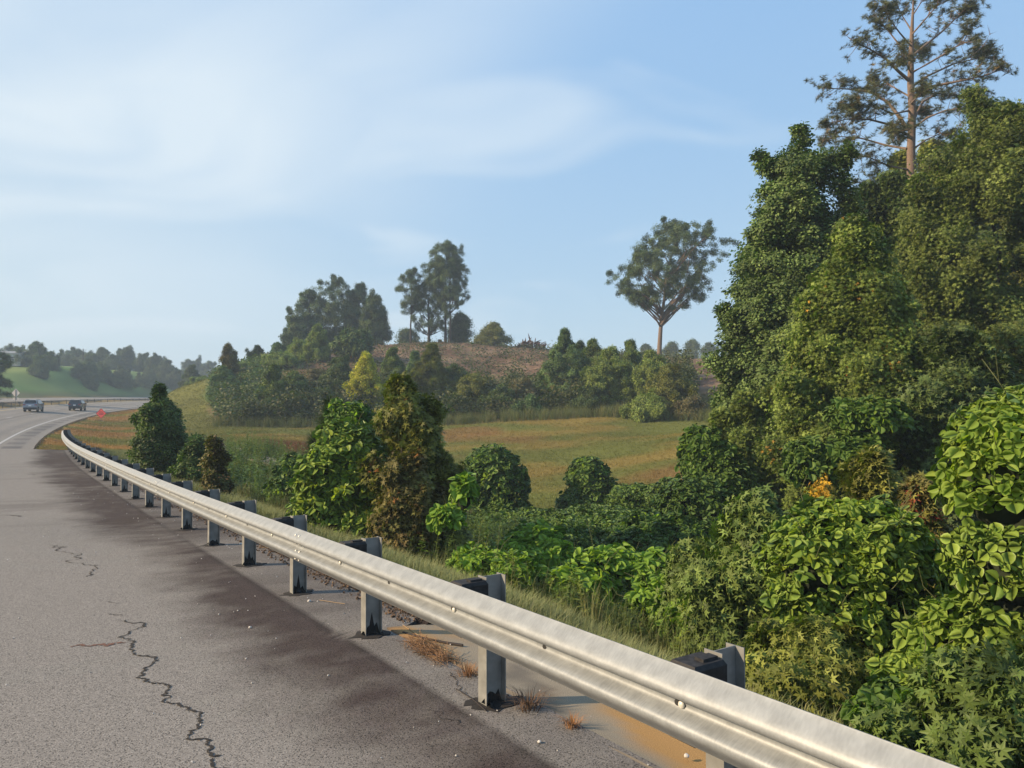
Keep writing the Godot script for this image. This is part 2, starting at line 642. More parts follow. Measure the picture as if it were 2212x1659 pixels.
# a broadleaf tree or shrub. prf: [share of the height, half width in metres] from the lowest leaves up
func tree(nm: String, label: String, cat: String, base: Vector3, h: float, prf: Array, o: Dictionary) -> Node3D:
	var root := thing(nm, label, cat, base, o.get("group", ""))
	rng.seed = hash(label)
	var tr: float = o.get("trunk", 0.15)
	var lean: Vector3 = o.get("lean", Vector3.ZERO)
	var rmax := 0.0
	for p in prf: rmax = maxf(rmax, p[1])
	var clumps := []
	var want: int = o.get("clumps", 80)
	var cr: float = o.get("cr", 0.8)
	var t0: float = prf[0][0]
	var guard := 0
	while clumps.size() < want and guard < want * 40:
		guard += 1
		var t := rf(t0, 1.0)
		var rr := radius_at(prf, t)
		if rng.randf() > (rr / rmax) * 0.85 + 0.15: continue
		var a := rf(0, TAU)
		var q := 0.25 + 0.75 * sqrt(rng.randf())
		if t < o.get("hollow", 0.0): q = rf(0.72, 1.0)
		rr *= 1.0 + o.get("ragged", 0.36) * n1.get_noise_2d(cos(a) * 40.0 + base.x * 7.0, sin(a) * 40.0 + t * h * 9.0)
		var c := Vector3(cos(a) * rr * q, t * h, sin(a) * rr * q * o.get("depth", 1.0)) + lean * (t * t * h)
		if n1.get_noise_3dv(c * (110.0 / h) + base * 3.0) < o.get("voids", -0.16) and guard < want * 12: continue
		var rad := cr * rf(0.5, 1.35) * (0.55 + 0.45 * minf(rr / maxf(rmax, 0.01), 1.0) if o.get("taper", true) else 1.0)
		clumps.append([c, rad, Vector3(cos(a), 0.25 + t * 0.5, sin(a)).normalized()])
	for k in 6:                                          # the leading shoot
		var t := 0.86 + 0.14 * k / 5.0
		var rr := radius_at(prf, t) * 0.3
		clumps.append([Vector3(rf(-rr, rr), t * h, rf(-rr, rr)) + lean * (t * t * h), maxf(minf(cr, radius_at(prf, t)) * 0.7, cr * 0.22), Vector3.UP])
	var shoots := []
	for i in int(o.get("shoots", 0)):
		var c = clumps[rng.randi() % clumps.size()]
		var e: Vector3 = c[0] + (c[2] * 0.6 + Vector3.UP * 0.9 + rdir() * 0.4).normalized() * c[1] * rf(1.1, 2.0)
		shoots.append([c[0], e])
		clumps.append([e, c[1] * 0.34, c[2]])
		clumps.append([c[0].lerp(e, 0.55), c[1] * 0.42, c[2]])
	var bark: Material = o.get("bark", M_bark)
	var st := st_new()
	var top: float = o.get("trunk_top", 0.93)
	var tp := []
	var trr := []
	for k in 8:
		var t := k / 7.0 * top
		tp.append(Vector3(n1.get_noise_2d(t * 60.0, base.x * 11.0), 0, n1.get_noise_2d(base.z * 11.0, t * 60.0)) * (0.03 * h * t) + Vector3(0, t * h - (0.15 if k == 0 else 0.0), 0) + lean * (t * t * h))
		trr.append(tr * (1.25 if k == 0 else 1.0 - 0.88 * t / top))
	tube(st, tp, trr, 7)
	var limb_parts: bool = o.get("limb_parts", false)
	var trunk := part(root, "trunk", done(st), bark)
	var lst := st_new()
	var nl: int = mini(o.get("limbs", 16), clumps.size())
	for i in nl:
		var c: Vector3 = clumps[i * clumps.size() / nl][0]
		var hz := Vector2(c.x, c.z).length()
		var y0 := clampf(c.y - hz * o.get("rise", 0.9), h * o.get("fork", 0.15), h * top * 0.9)
		var f := y0 / (h * top) * 7.0
		var k := clampi(int(f), 0, 6)
		var b: Vector3 = tp[k].lerp(tp[k + 1], clampf(f - k, 0.0, 1.0))
		var mid := b.lerp(c, 0.5) + Vector3(0, hz * o.get("arch", -0.06), 0) + rdir() * hz * 0.06
		var r0: float = lerpf(trr[k], trr[k + 1], clampf(f - k, 0, 1)) * rf(0.4, 0.6)
		if limb_parts:
			var one := st_new()
			tube(one, [b, b.lerp(mid, 0.5) + rdir() * hz * 0.02, mid, mid.lerp(c, 0.5) + rdir() * hz * 0.03, c], [r0, r0 * 0.85, r0 * 0.65, r0 * 0.4, r0 * 0.12], 6)
			part(root, "limb", done(one), bark)
			for tw in 3:
				var e = clumps[(i * 7 + tw * 3) % clumps.size()]
				var cc: Vector3 = e[0]
				if cc.distance_to(mid) < hz * 0.9 + 1.0:
					tube(lst, [mid, mid.lerp(cc, 0.5) + rdir() * 0.1, cc], [r0 * 0.4, r0 * 0.25, r0 * 0.06], 4)
		else:
			tube(lst, [b, mid, c], [r0 * 0.8, r0 * 0.5, r0 * 0.12], 5)
	for e in shoots:
		tube(lst, [e[0], e[0].lerp(e[1], 0.5), e[1]], [tr * 0.12, tr * 0.08, tr * 0.03], 3)
	if nl > 0:
		part(root, "branches", done(lst), bark, Vector3.ZERO, "stuff")
	fill_clumps(root, "crown", clumps, o.get("per", 40), o.get("mesh", SP.oval), o.get("mat", M_leaf), o.get("size", 0.4), o.get("pal", PAL.mid), o.get("flat", 0.7))
	# the leaves that can be told apart in the photograph
	var np: int = o.get("leaf_parts", 0)
	if np > 0:
		var one: Mesh = o.get("leaf_mesh", SP.one_star)
		var pal: Array = o.get("pal", PAL.mid)
		var made := 0
		var tries := 0
		while made < np and tries < np * 30:
			tries += 1
			var c = clumps[rng.randi() % clumps.size()]
			var w: Vector3 = base + c[0]
			var to_cam := (cam_t.origin - w).normalized()
			if c[2].dot(to_cam) < 0.1: continue
			var p: Vector3 = c[0] + (to_cam * 0.9 + rdir() * 0.6).normalized() * c[1] * rf(0.8, 1.05)
			var tone := rng.randi() % 5
			var lm := tone_mat("%s leaf %d" % [o.get("tone", "green"), tone], pal[0].lerp(pal[1], tone / 4.0) * 1.1)
			var e := part(root, "leaf", one, lm, p)
			e.basis = basis_for((c[2] + Vector3.UP * 0.6 + rdir() * 0.7).normalized(), rf(0.7, 1.15))
			made += 1
	return root

# half widths given in photograph units at a distance
func prof_px(list: Array, d: float) -> Array:
	var out := []
	for e in list:
		out.append([e[0], e[1] * d / F])
	return out

# a tree placed by where its foot stands and how high it reaches
func tree_px(nm: String, label: String, cat: String, px: float, d: float, top: float, list: Array, o: Dictionary) -> Node3D:
	var b := gpx(px, d, -0.05)
	return tree(nm, label, cat, b, top_of(top, d) - b.y, prof_px(list, d), o)

# a thing overgrown with three-leaved vines: lobes [centre, radii]
func vines(nm: String, label: String, cat: String, base: Vector3, world_lobes: Array, count: int, scale: float, tone: String, pal: Array, o := {}) -> Node3D:
	var root := thing(nm, label, cat, base, o.get("group", ""))
	rng.seed = hash(label)
	var area := 0.0
	var lobes := []
	for l in world_lobes:
		lobes.append([l[0] - base, l[1]])
	for l in lobes:
		area += pow(l[1].x * l[1].y * l[1].z, 0.6667)
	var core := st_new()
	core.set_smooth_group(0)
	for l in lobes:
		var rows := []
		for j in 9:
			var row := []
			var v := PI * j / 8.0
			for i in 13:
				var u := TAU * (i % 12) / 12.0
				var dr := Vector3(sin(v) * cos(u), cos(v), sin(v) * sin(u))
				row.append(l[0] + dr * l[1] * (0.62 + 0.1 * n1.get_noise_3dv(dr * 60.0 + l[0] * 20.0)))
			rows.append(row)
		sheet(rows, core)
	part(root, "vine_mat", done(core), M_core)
	var cand := []
	for l in lobes:
		var n := int(1.25 * count * pow(l[1].x * l[1].y * l[1].z, 0.6667) / area)
		for i in n:
			var dr := rdir()
			if dr.y < -0.35: dr.y = -dr.y
			var bump: float = 1.0 + o.get("rough", 0.16) * n1.get_noise_3dv((l[0] + dr * l[1]) * 45.0 / maxf(l[1].length(), 0.5)) + rf(-0.12, 0.05)
			var p: Vector3 = l[0] + dr * l[1] * bump
			var nr: Vector3 = (dr / l[1]).normalized()
			if n1.get_noise_3dv(p * 48.0 + base * 9.0) < o.get("gaps", -0.16) or rng.randf() < 0.22:
				p = l[0] + dr * l[1] * (rf(0.74, 0.86) * bump)      # hollows: the leaves there lie deeper
			var inside := false
			for k in lobes:
				if k != l and ((p - k[0]) / k[1]).length() < 0.86: inside = true
			if inside: continue
			cand.append([p, nr])
	var np := 0
	var most: int = o.get("parts", 300)
	var buf := PackedFloat32Array()
	buf.resize(cand.size() * 16)
	var used := 0
	var tones := []
	for k in 6:
		tones.append(tone_mat("%s vine leaf %d" % [tone, k], pal[0].lerp(pal[1], k / 5.0)))
	for c in cand:
		var p: Vector3 = c[0]
		var nr: Vector3 = c[1]
		var to_cam := (cam_t.origin - base - p).normalized()
		var up := (nr * 0.7 + Vector3.UP * 0.5 + rdir() * 0.85).normalized()
		var down := (Vector3.DOWN * 0.7 + nr * 0.5 + rdir() * 0.6)
		var z := (down - up * down.dot(up)).normalized()
		var x := up.cross(z)
		var s := scale * rf(0.5, 1.3)
		if np < most and nr.dot(to_cam) > 0.15 and rng.randf() < o.get("pick", 0.6):
			var e := part(root, "leaf", SP.tri[rng.randi() % 4], tones[rng.randi() % 6], p)
			e.basis = Basis(x * s, up * s, z * s)
			np += 1
		else:
			var col: Color = pal[0].lerp(pal[1], rng.randf()) * rf(0.85, 1.15)
			put(buf, used, x * s, up * s, z * s, p, col)
			used += 1
	buf.resize(used * 16)
	multi(root, "foliage", SP.tri[0], M_leaf_vine, buf)
	# runners that stand out of the mass
	var st := st_new()
	var nr_: int = o.get("runners", 10)
	for i in nr_:
		var c = cand[rng.randi() % cand.size()]
		var p: Vector3 = c[0]
		var q: Vector3 = p + c[1] * rf(0.05, 0.2) + Vector3(rf(-0.3, 0.3), rf(0.05, 0.4), rf(-0.3, 0.3)) * scale
		tube(st, [p - c[1] * 0.1, p.lerp(q, 0.5) + rdir() * 0.05, q], [0.005, 0.004, 0.002], 4)
	if nr_ > 0:
		part(root, "runners", done(st), M_stem, Vector3.ZERO, "stuff")
	return root

var M_bark: StandardMaterial3D
var M_bark_pale: StandardMaterial3D
var M_leaf: Material
var M_leaf_vine: Material
var M_needle: Material
var M_core: Material
var M_stem: Material
var M_grass: Material
var PAL := {}

# ------------------------------------------------------------------ sky
func sky_texture(sun: Vector3) -> ImageTexture:
	var W := 1280
	var H := 640
	var im := Image.create(W, H, false, Image.FORMAT_RGBF)
	var cn := FastNoiseLite.new()
	cn.seed = 5
	cn.noise_type = FastNoiseLite.TYPE_SIMPLEX_SMOOTH
	cn.frequency = 1.0
	cn.fractal_octaves = 5
	cn.fractal_gain = 0.45
	var wn := FastNoiseLite.new()
	wn.seed = 9
	wn.frequency = 0.6
	wn.fractal_octaves = 2
	var below := Color(0.30, 0.33, 0.34)
	im.fill(below)
	var sun_h := Vector3(sun.x, 0, sun.z).normalized()
	for j in H / 2 + 1:
		var el := PI * 0.5 - (j + 0.5) / H * PI
		var up := maxf(sin(el), 0.0)
		var ce := cos(el)
		for i in W:
			var az := wrapf((i + 0.5) / W * TAU, -PI, PI)   # the panorama begins straight ahead
			var dir := Vector3(sin(az) * ce, up, -cos(az) * ce)
			var g := dir.dot(sun_h)                       # towards the sun the air is paler
			var hz := exp(-up * 5.0)
			var c := Color(0.19, 0.38, 0.70).lerp(Color(0.46, 0.645, 0.765), exp(-up * 2.7))
			c = c.lerp(Color(0.58, 0.69, 0.74), hz * hz * 0.85)
			c = c.lerp(Color(0.72, 0.79, 0.79), 0.9 * ss(-0.25, 0.9, g) * (0.5 + 0.5 * hz))
			# thin high cloud, drawn out in streaks, thicker on the sun's side
			var q := Vector2(dir.x, dir.z) / (up + 0.16)
			q += Vector2(wn.get_noise_2d(q.x, q.y), wn.get_noise_2d(q.y + 7.0, q.x)) * 0.5
			var f := cn.get_noise_2d(q.x * 0.5 + q.y * 0.15 + 3.1, q.y * 1.1 - q.x * 0.22 + 1.7)
			var f2 := cn.get_noise_2d(q.x * 1.5 + 20.0, q.y * 2.8 - q.x * 0.5)
			var dens := 0.75 * ss(-0.15, 0.6, f + 0.2 * f2 + 0.45 * g - 0.18) * ss(0.0, 0.10, up)
			var ad := rad_to_deg(az)
			var ed := rad_to_deg(el)
			var wob := 9.0 * f + 4.0 * f2
			for bank in [[-22.0, 20.5, 18.0, 8.0, 0.95, 0.16], [-9.0, 26.0, 14.0, 5.0, 0.55, 0.25], [-27.0, 8.5, 17.0, 4.5, 0.5, -0.12], [-8.5, 12.6, 4.5, 1.3, 0.5, -0.1], [-48.0, 24.0, 20.0, 9.0, 0.8, 0.0], [4.0, 30.0, 8.0, 3.0, 0.4, 0.3]]:
				var dx: float = (ad - bank[0] + wob) / bank[2]
				var dy: float = (ed - bank[1] - bank[5] * (ad - bank[0]) + 0.35 * wob) / bank[3]
				dens = maxf(dens, bank[4] * exp(-dx * dx - dy * dy) * (0.92 + 0.28 * f + 0.3 * f2))
			dens = clampf(dens, 0.0, 0.9)
			c = c.lerp(Color(0.66, 0.755, 0.83).lerp(Color(0.83, 0.87, 0.87), ss(0.2, 0.9, g)), dens)
			im.set_pixel(i, j, c)
	return ImageTexture.create_from_image(im)

# ------------------------------------------------------------------ the highway
func road_mesh(ss_: Array, lats: Array, edge: bool, second: bool) -> ArrayMesh:
	var v := PackedVector3Array()
	var nn := PackedVector3Array()
	var cc := PackedColorArray()
	var uv := PackedVector2Array()
	var idx := PackedInt32Array()
	var nl := lats.size()
	for s in ss_:
		for k in nl:
			var lat: float = lats[k]
			if edge and lat < 1.2:
				lat = remap(lat, -3.9, 1.2, edge_lat(s), 1.2)
			var skirt := k == 0 or k == nl - 1
			v.append(road_3d(s, lat, -0.35 if skirt else 0.0))
			nn.append(Vector3.UP)
			uv.append(Vector2(s, lat))
			cc.append(asphalt_color(s, lat, second))
	for j in ss_.size() - 1:
		for k in nl - 1:
			var a := j * nl + k
			idx.append_array([a, a + 1, a + nl, a + 1, a + nl + 1, a + nl])
	return arrays(v, nn, cc, idx, uv)

func asphalt_color(s: float, lat: float, second: bool) -> Color:
	var c := Color(0.338, 0.316, 0.288)
	var f := 0.0
	if second:
		return c.lerp(Color(0.24, 0.23, 0.22), 0.6 * ss(0.25, 0.6, absf(n2.get_noise_2d(s * 0.5, lat * 5.0))))
	var big := n1.get_noise_2d(s * 2.2, lat * 3.0)
	c = c.lerp(Color(0.255, 0.247, 0.232), ss(-0.1, 0.5, big) * 0.45)
	if s > 46.0 and lat < 8.6:                           # wheel tracks and rumble strips farther on
		c = c.lerp(Color(0.20, 0.197, 0.197), 0.45 * exp(-pow((fposmod(lat, 3.7) - 0.95) / 0.4, 2.0)) + 0.45 * exp(-pow((fposmod(lat, 3.7) - 2.75) / 0.4, 2.0)))
		c = c.lerp(Color(0.05, 0.05, 0.05), 0.6 * exp(-pow((lat - 3.68) / 0.16, 2.0)))
		if lat < -0.35 and lat > -1.2 and fposmod(s, 4.6) < 2.2: c = c.lerp(Color(0.10, 0.10, 0.105), 0.6)
	# the dirt washed along the outer edge: dark, streaked across, ending sharply at the paving joint
	var streak := n2.get_noise_2d(s * 9.0, lat * 1.1)
	var fine := n2.get_noise_2d(s * 26.0 + 300.0, lat * 6.0)
	var broad := n1.get_noise_2d(s * 3.2 + 50.0, lat * 0.7)
	var iso := n2.get_noise_2d(s * 14.0 + 300.0, lat * 12.0)
	var reach := -2.36 + 0.42 * broad + 0.16 * streak + 0.28 * iso + 0.12 * n2.get_noise_2d(s * 60.0 + 40.0, lat * 40.0) + 0.3 * ss(9.0, 16.0, s) - 0.12 * ss(7.5, 3.0, s)
	if lat < 0.9 and s < 46.0:
		f = ss(reach + 0.5, reach - 0.45, lat)
		f *= 0.94 + 0.35 * n2.get_noise_2d(s * 60.0, lat * 30.0) + 0.4 * n2.get_noise_2d(s * 3.0, lat * 3.0 + 70.0) + 0.3 * fine
		# thin streaks of the same dirt drawn across the lane
		f = maxf(f, 0.38 * ss(0.22, 0.5, n2.get_noise_2d(s * 11.0 + 90.0, lat * 1.6)) * ss(0.9, -1.0, lat) * ss(6.0, 9.0, s) * ss(-0.2, 0.3, broad))
		if lat < -3.1:
			f = 0.50 + 0.35 * streak + 0.3 * big + 0.3 * fine
			f = lerpf(f * 0.6, f, ss(4.0, 9.0, s))
		c = c.lerp(Color(0.072, 0.053, 0.049), clampf(f, 0.0, 1.0) * 0.94)
		if absf(lat + 3.1) < 0.03: c = c * 0.75
	return c

func strip(s0: float, s1: float, ds: float, pts: Array, col: Callable) -> ArrayMesh:   # a cross section [lat, height] drawn along the road
	var v := PackedVector3Array()
	var cc := PackedColorArray()
	var idx := PackedInt32Array()
	var n := int((s1 - s0) / ds) + 1
	var w := pts.size()
	for j in n:
		var s := s0 + (s1 - s0) * j / (n - 1)
		for p in pts:
			v.append(road_3d(s, p[0], p[1] + 0.02 * n1.get_noise_2d(s * 9.0, p[0] * 40.0)))
			cc.append((col as Callable).call(s, p[0]))
	for j in n - 1:
		for k in w - 1:
			var a := j * w + k
			idx.append_array([a, a + 1, a + w, a + 1, a + w + 1, a + w])
	var st := SurfaceTool.new()
	st.create_from(arrays(v, PackedVector3Array(), cc, idx), 0)
	st.set_smooth_group(0)
	st.generate_normals()
	return st.commit()

func paint(s0: float, s1: float, lat: float, w: float, ds := 1.0, dy := 0.005) -> ArrayMesh:
	var st := st_new()
	st.set_smooth_group(0)
	var n := maxi(1, int((s1 - s0) / ds))
	var rows := []
	for j in n + 1:
		var s := s0 + (s1 - s0) * j / n
		rows.append([road_3d(s, lat - w * 0.5, dy), road_3d(s, lat + w * 0.5, dy)])
	sheet(rows, st)
	return done(st)

func crack(st: SurfaceTool, pts: Array, w: float) -> void:
	var line := []
	for p in pts:
		var q := on_road(p[0], p[1])
		line.append(q)
	for it in 4:
		var out := [line[0]]
		for k in line.size() - 1:
			var a: Vector2 = line[k]
			var b: Vector2 = line[k + 1]
			var d := b - a
			out.append(a.lerp(b, rf(0.4, 0.6)) + Vector2(-d.y, d.x) * rf(-0.34, 0.34))
			out.append(b)
		line = out
	st.set_smooth_group(-1)
	var last := []
	for k in line.size():
		var a: Vector2 = line[maxi(k - 1, 0)]
		var b: Vector2 = line[mini(k + 1, line.size() - 1)]
		var t := (b - a).normalized()
		var hw := w * rf(0.12, 1.15) * (1.0 if k > 2 and k < line.size() - 3 else 0.4)
		var l: Vector2 = line[k] + Vector2(-t.y, t.x) * hw
		var r: Vector2 = line[k] - Vector2(-t.y, t.x) * hw
		var row := [road_3d(l.x, l.y, 0.004), road_3d(r.x, r.y, 0.004)]
		if k: quad(st, last[0], last[1], row[1], row[0])
		last = row

func build_road() -> void:
	var am := mat("asphalt", Color(1, 1, 1), 0.92, 0.0, 0.3)
	am.vertex_color_use_as_albedo = true
	# the aggregate: light and dark stones a few millimetres across
	var W := 1024
	var bytes := PackedByteArray()
	bytes.resize(W * W)
	rng.seed = 71
	for i in W * W:
		bytes[i] = 176 + (rng.randi() % 60)
	for i in 52000:
		var k := rng.randi() % (W * W)
		var b := 235 + rng.randi() % 20 if rng.randf() < 0.5 else 95 + rng.randi() % 50
		var big := rng.randf() < 0.35
		for y in (3 if big else 2):
			for x in (3 if big else 2):
				bytes[(k + y * W + x) % (W * W)] = b
	var im := Image.create_from_data(W, W, false, Image.FORMAT_L8, bytes)
	am.albedo_texture = ImageTexture.create_from_image(im)
	am.heightmap_enabled = true
	am.heightmap_texture = am.albedo_texture
	am.heightmap_scale = 0.35
	tri(am, 0.42)
	var sl := []
	var s := -7.0
	while s < 320.0:
		sl.append(s)
		s += 0.09 if s < 16.0 else (0.25 if s < 50.0 else 1.6)
	var ll := [-3.9]
	var l := -3.9
	while l < 1.2:
		ll.append(l)
		l += 0.075
	while l < 8.7:
		ll.append(l)
		l += 0.4
	ll.append_array([8.7, 8.7])
	structure("road", road_mesh(sl, ll, true, false), am, "worn grey asphalt of the near carriageway and its wide shoulder", "road")
	var sl2 := []
	s = 10.0
	while s < 320.0:
		sl2.append(s)
		s += 2.0
	structure("far_road", road_mesh(sl2, [17.0, 17.0, 18.0, 19.0, 20.0, 21.0, 22.0, 23.0, 24.0, 25.0, 26.3, 26.3], false, true), am, "grey carriageway on the far side of the median", "road")
	var pm := mat("road_paint", Color(0.62, 0.62, 0.60), 0.7)
	pm.albedo_texture = noise_tex(0.05, 0.55, 1.0, 256, 4)
	tri(pm, 0.8)
	structure("white_edge_line", paint(46.0, 310.0, 0.0, 0.15), pm, "white line along the right edge of the near carriageway", "road marking")
	for k in 17:
		structure("lane_dash", paint(50.0 + k * 12.2, 53.0 + k * 12.2, 3.82, 0.11), pm, "short white dash between the two lanes of the near carriageway", "road marking").set_meta("group", "white lane dashes on the near carriageway")
	var ym := mat("yellow_paint", Color(0.5, 0.36, 0.08), 0.7)
	structure("yellow_edge_line", paint(46.0, 310.0, 7.45, 0.12), ym, "yellow line beside the median on the near carriageway", "road marking")
	structure("far_edge_line", paint(30.0, 310.0, 17.9, 0.12), pm, "pale line along the near edge of the far carriageway", "road marking")
	# cracks
	rng.seed = 31
	var cm := mat("crack_dark", Color(0.018, 0.015, 0.013), 0.95)
	var st := st_new()
	crack(st, [[250, 1340], [278, 1365], [290, 1388], [281, 1402], [318, 1416], [322, 1440], [306, 1455], [311, 1472], [352, 1476], [365, 1490], [350, 1502], [386, 1521], [420, 1536], [425, 1553], [408, 1580], [445, 1596], [455, 1612], [476, 1632], [494, 1662], [500, 1690]], 0.0115)
	crack(st, [[225, 1300], [252, 1306]], 0.006)
	crack(st, [[233, 1325], [272, 1330]], 0.006)
	structure("asphalt_crack", done(st), cm, "long jagged dark crack in the asphalt of the shoulder", "crack")
	st = st_new()
	crack(st, [[108, 1178], [146, 1182], [166, 1201], [184, 1221], [197, 1240], [186, 1246]], 0.012)
	structure("asphalt_crack", done(st), cm, "shorter jagged crack farther up the shoulder", "crack")
	st = st_new()
	crack(st, [[72, 950], [66, 962], [64, 980]], 0.05)
	structure("asphalt_crack", done(st), cm, "far crack running down from the grassy corner of the paving", "crack")
	st = st_new()
	crack(st, [[960, 1452], [985, 1480], [1003, 1500]], 0.005)
	crack(st, [[700, 1340], [760, 1372]], 0.004)
	crack(st, [[930, 1528], [1000, 1572]], 0.005)
	structure("asphalt_crack", done(st), cm, "hairline cracks in the paving near the guardrail posts", "crack")
	st = st_new()
	var rm := mat("rust_mark", Color(0.13, 0.062, 0.042), 0.95)
	crack(st, [[152, 1398], [215, 1393], [272, 1388]], 0.028)
	structure("rusty_skid_mark", done(st), rm, "reddish brown scrape mark across the asphalt", "scrape mark")
	st = st_new()
	crack(st, [[0, 1114], [45, 1116]], 0.03)
	crack(st, [[62, 1025], [82, 1026]], 0.06)
	structure("dark_seam", done(st), cm, "dark tar seams across the shoulder at the edge of the photograph", "seam")
	# curb of asphalt behind the far posts, concrete gutter behind the near ones
	var dirt := mat("curb_asphalt", Color(1, 1, 1), 0.95, 0.0, 0.2)
	dirt.vertex_color_use_as_albedo = true
	dirt.albedo_texture = noise_tex(0.08, 0.45, 1.0, 512, 5)
	tri(dirt, 1.3)
	var ccol := func(q: float, lat: float) -> Color:
		var a := Color(0.058, 0.046, 0.042).lerp(Color(0.17, 0.10, 0.05), ss(0.1, 0.5, n2.get_noise_2d(q * 7.0, lat * 9.0)))
		return a
	structure("asphalt_curb", strip(6.1, 44.5, 0.25, [[-3.86, -0.04], [-3.92, 0.004], [-4.15, 0.02], [-4.3, 0.11], [-4.42, 0.13], [-4.62, 0.11], [-4.8, -0.3]], ccol), dirt, "low dark asphalt curb behind the guardrail posts", "curb")
	var conc := mat("stained_concrete", Color(1, 1, 1), 0.93, 0.0, 0.25)
	conc.vertex_color_use_as_albedo = true
	conc.albedo_texture = noise_tex(0.12, 0.62, 1.0, 512, 5)
	tri(conc, 1.7)
	var kcol := func(q: float, lat: float) -> Color:
		var a := n2.get_noise_2d(q * 4.0 + lat * 5.0 + 13.0, lat * 9.0)
		var b := n1.get_noise_2d(q * 24.0, lat * 40.0)
		var c := Color(0.40, 0.35, 0.27).lerp(Color(0.56, 0.335, 0.135), ss(-0.42, -0.04, a + 0.25 * b))
		c = c.lerp(Color(0.13, 0.125, 0.115), 0.6 * ss(0.28, 0.55, b - a * 0.4))
		return c.lerp(Color(0.10, 0.09, 0.085), 0.6 * ss(-3.62, -3.52, lat))
	var cs := [[-3.50, -0.05], [-3.52, 0.007], [-3.6, 0.006]]
	var q := -3.68
	while q > -4.74:
		cs.append([q, 0.006 - 0.045 * sin((q + 3.6) / -1.15 * PI * 0.6)])
		q -= 0.075
	cs.append_array([[-4.74, -0.035], [-4.8, -0.025], [-4.86, -0.02], [-4.9, -0.06], [-4.95, -0.4]])
	structure("concrete_gutter", strip(-7.0, 6.12, 0.08, cs, kcol), conc, "concrete gutter stained orange with clay behind the nearest posts", "gutter")

# ------------------------------------------------------------------ the guardrail
const WB := [[0.312, 0.0], [0.307, 0.004], [0.285, 0.03], [0.262, 0.056], [0.25, 0.068], [0.236, 0.078], [0.222, 0.081], [0.21, 0.078], [0.2, 0.068], [0.19, 0.045], [0.178, 0.018], [0.17, 0.006], [0.156, 0.002], [0.142, 0.006], [0.134, 0.018], [0.122, 0.045], [0.112, 0.068], [0.102, 0.078], [0.09, 0.081], [0.076, 0.078], [0.062, 0.068], [0.05, 0.056], [0.027, 0.03], [0.005, 0.004], [0.0, 0.0]]
const RAIL_LAT := -3.06
const SA := 4.13
const GAP := 1.905
func rail_frame(k: float, lat := RAIL_LAT) -> Transform3D:   # x along the rail towards the viewer, y up, z out over the road
	var s := SA + GAP * k
	var p := road_3d(s, lat)
	var h := heading(s)
	var x := Vector3(sin(h), 0, cos(h))
	x.y = (road_3d(s - 0.5, lat).y - road_3d(s + 0.5, lat).y)
	x = x.normalized()
	var z := Vector3(-cos(h), 0, sin(h))
	return Transform3D(Basis(x, z.cross(x).normalized(), z), p)

func beam(k0: float, k1: float, off: float) -> ArrayMesh:
	var st := st_new()
	st.set_smooth_group(0)
	var n := int((k1 - k0) * 6.0) + 1
	var rows := []
	var back := []
	for j in n + 1:
		var f := rail_frame(lerpf(k0, k1, float(j) / n))
		var row := []
		var rb := []
		for p in WB:
			row.append(f * Vector3(0, 0.478 + p[0], p[1] + off))
			rb.append(f * Vector3(0, 0.478 + p[0], p[1] + off - 0.004))
		rows.append(row)
		back.append(rb)
	for face in [rows, back]:
		for j in n:
			for i in WB.size() - 1:
				for e in [[j, i], [j, i + 1], [j + 1, i + 1], [j, i], [j + 1, i + 1], [j + 1, i]]:
					st.set_uv(Vector2(lerpf(k0, k1, float(e[0]) / n) * GAP * 0.5, e[1] / 24.0))
					st.add_vertex(face[e[0]][e[1]])
	st.set_smooth_group(-1)
	for j in n:
		quad(st, rows[j][0], rows[j + 1][0], back[j + 1][0], back[j][0])
		quad(st, rows[j][24], rows[j + 1][24], back[j + 1][24], back[j][24])
	for j in [0, n]:
		for i in 24:
			quad(st, rows[j][i], rows[j][i + 1], back[j][i + 1], back[j][i])
	return done(st)

func bolt_mesh(r: float) -> ArrayMesh:
	var st := st_new()
	st.set_smooth_group(0)
	var rows := []
	for e in [[1.0, 0.0], [0.98, 0.35], [0.75, 0.72], [0.35, 0.9], [0.0, 0.95]]:
		var row := []
		for i in 11:
			var a := TAU * (i % 10) / 10.0
			row.append(Vector3(cos(a) * r * e[0], sin(a) * r * e[0], r * 0.75 * e[1]))
		rows.append(row)
	sheet(rows, st)
	return done(st)

func slot_mesh(w: float, h: float) -> ArrayMesh:
	var st := st_new()
	st.set_smooth_group(-1)
	var c := Vector3(0, 0, 0.0015)
	for i in 16:
		var p := []
		for e in [i, i + 1]:
			var a: float = TAU * e / 16.0
			p.append(Vector3(cos(a) * h * 0.5 + signf(cos(a)) * (w - h) * 0.5, sin(a) * h * 0.5, 0.0015))
		for v in [c, p[0], p[1]]: st.add_vertex(v)
	st.generate_normals()
	return st.commit()

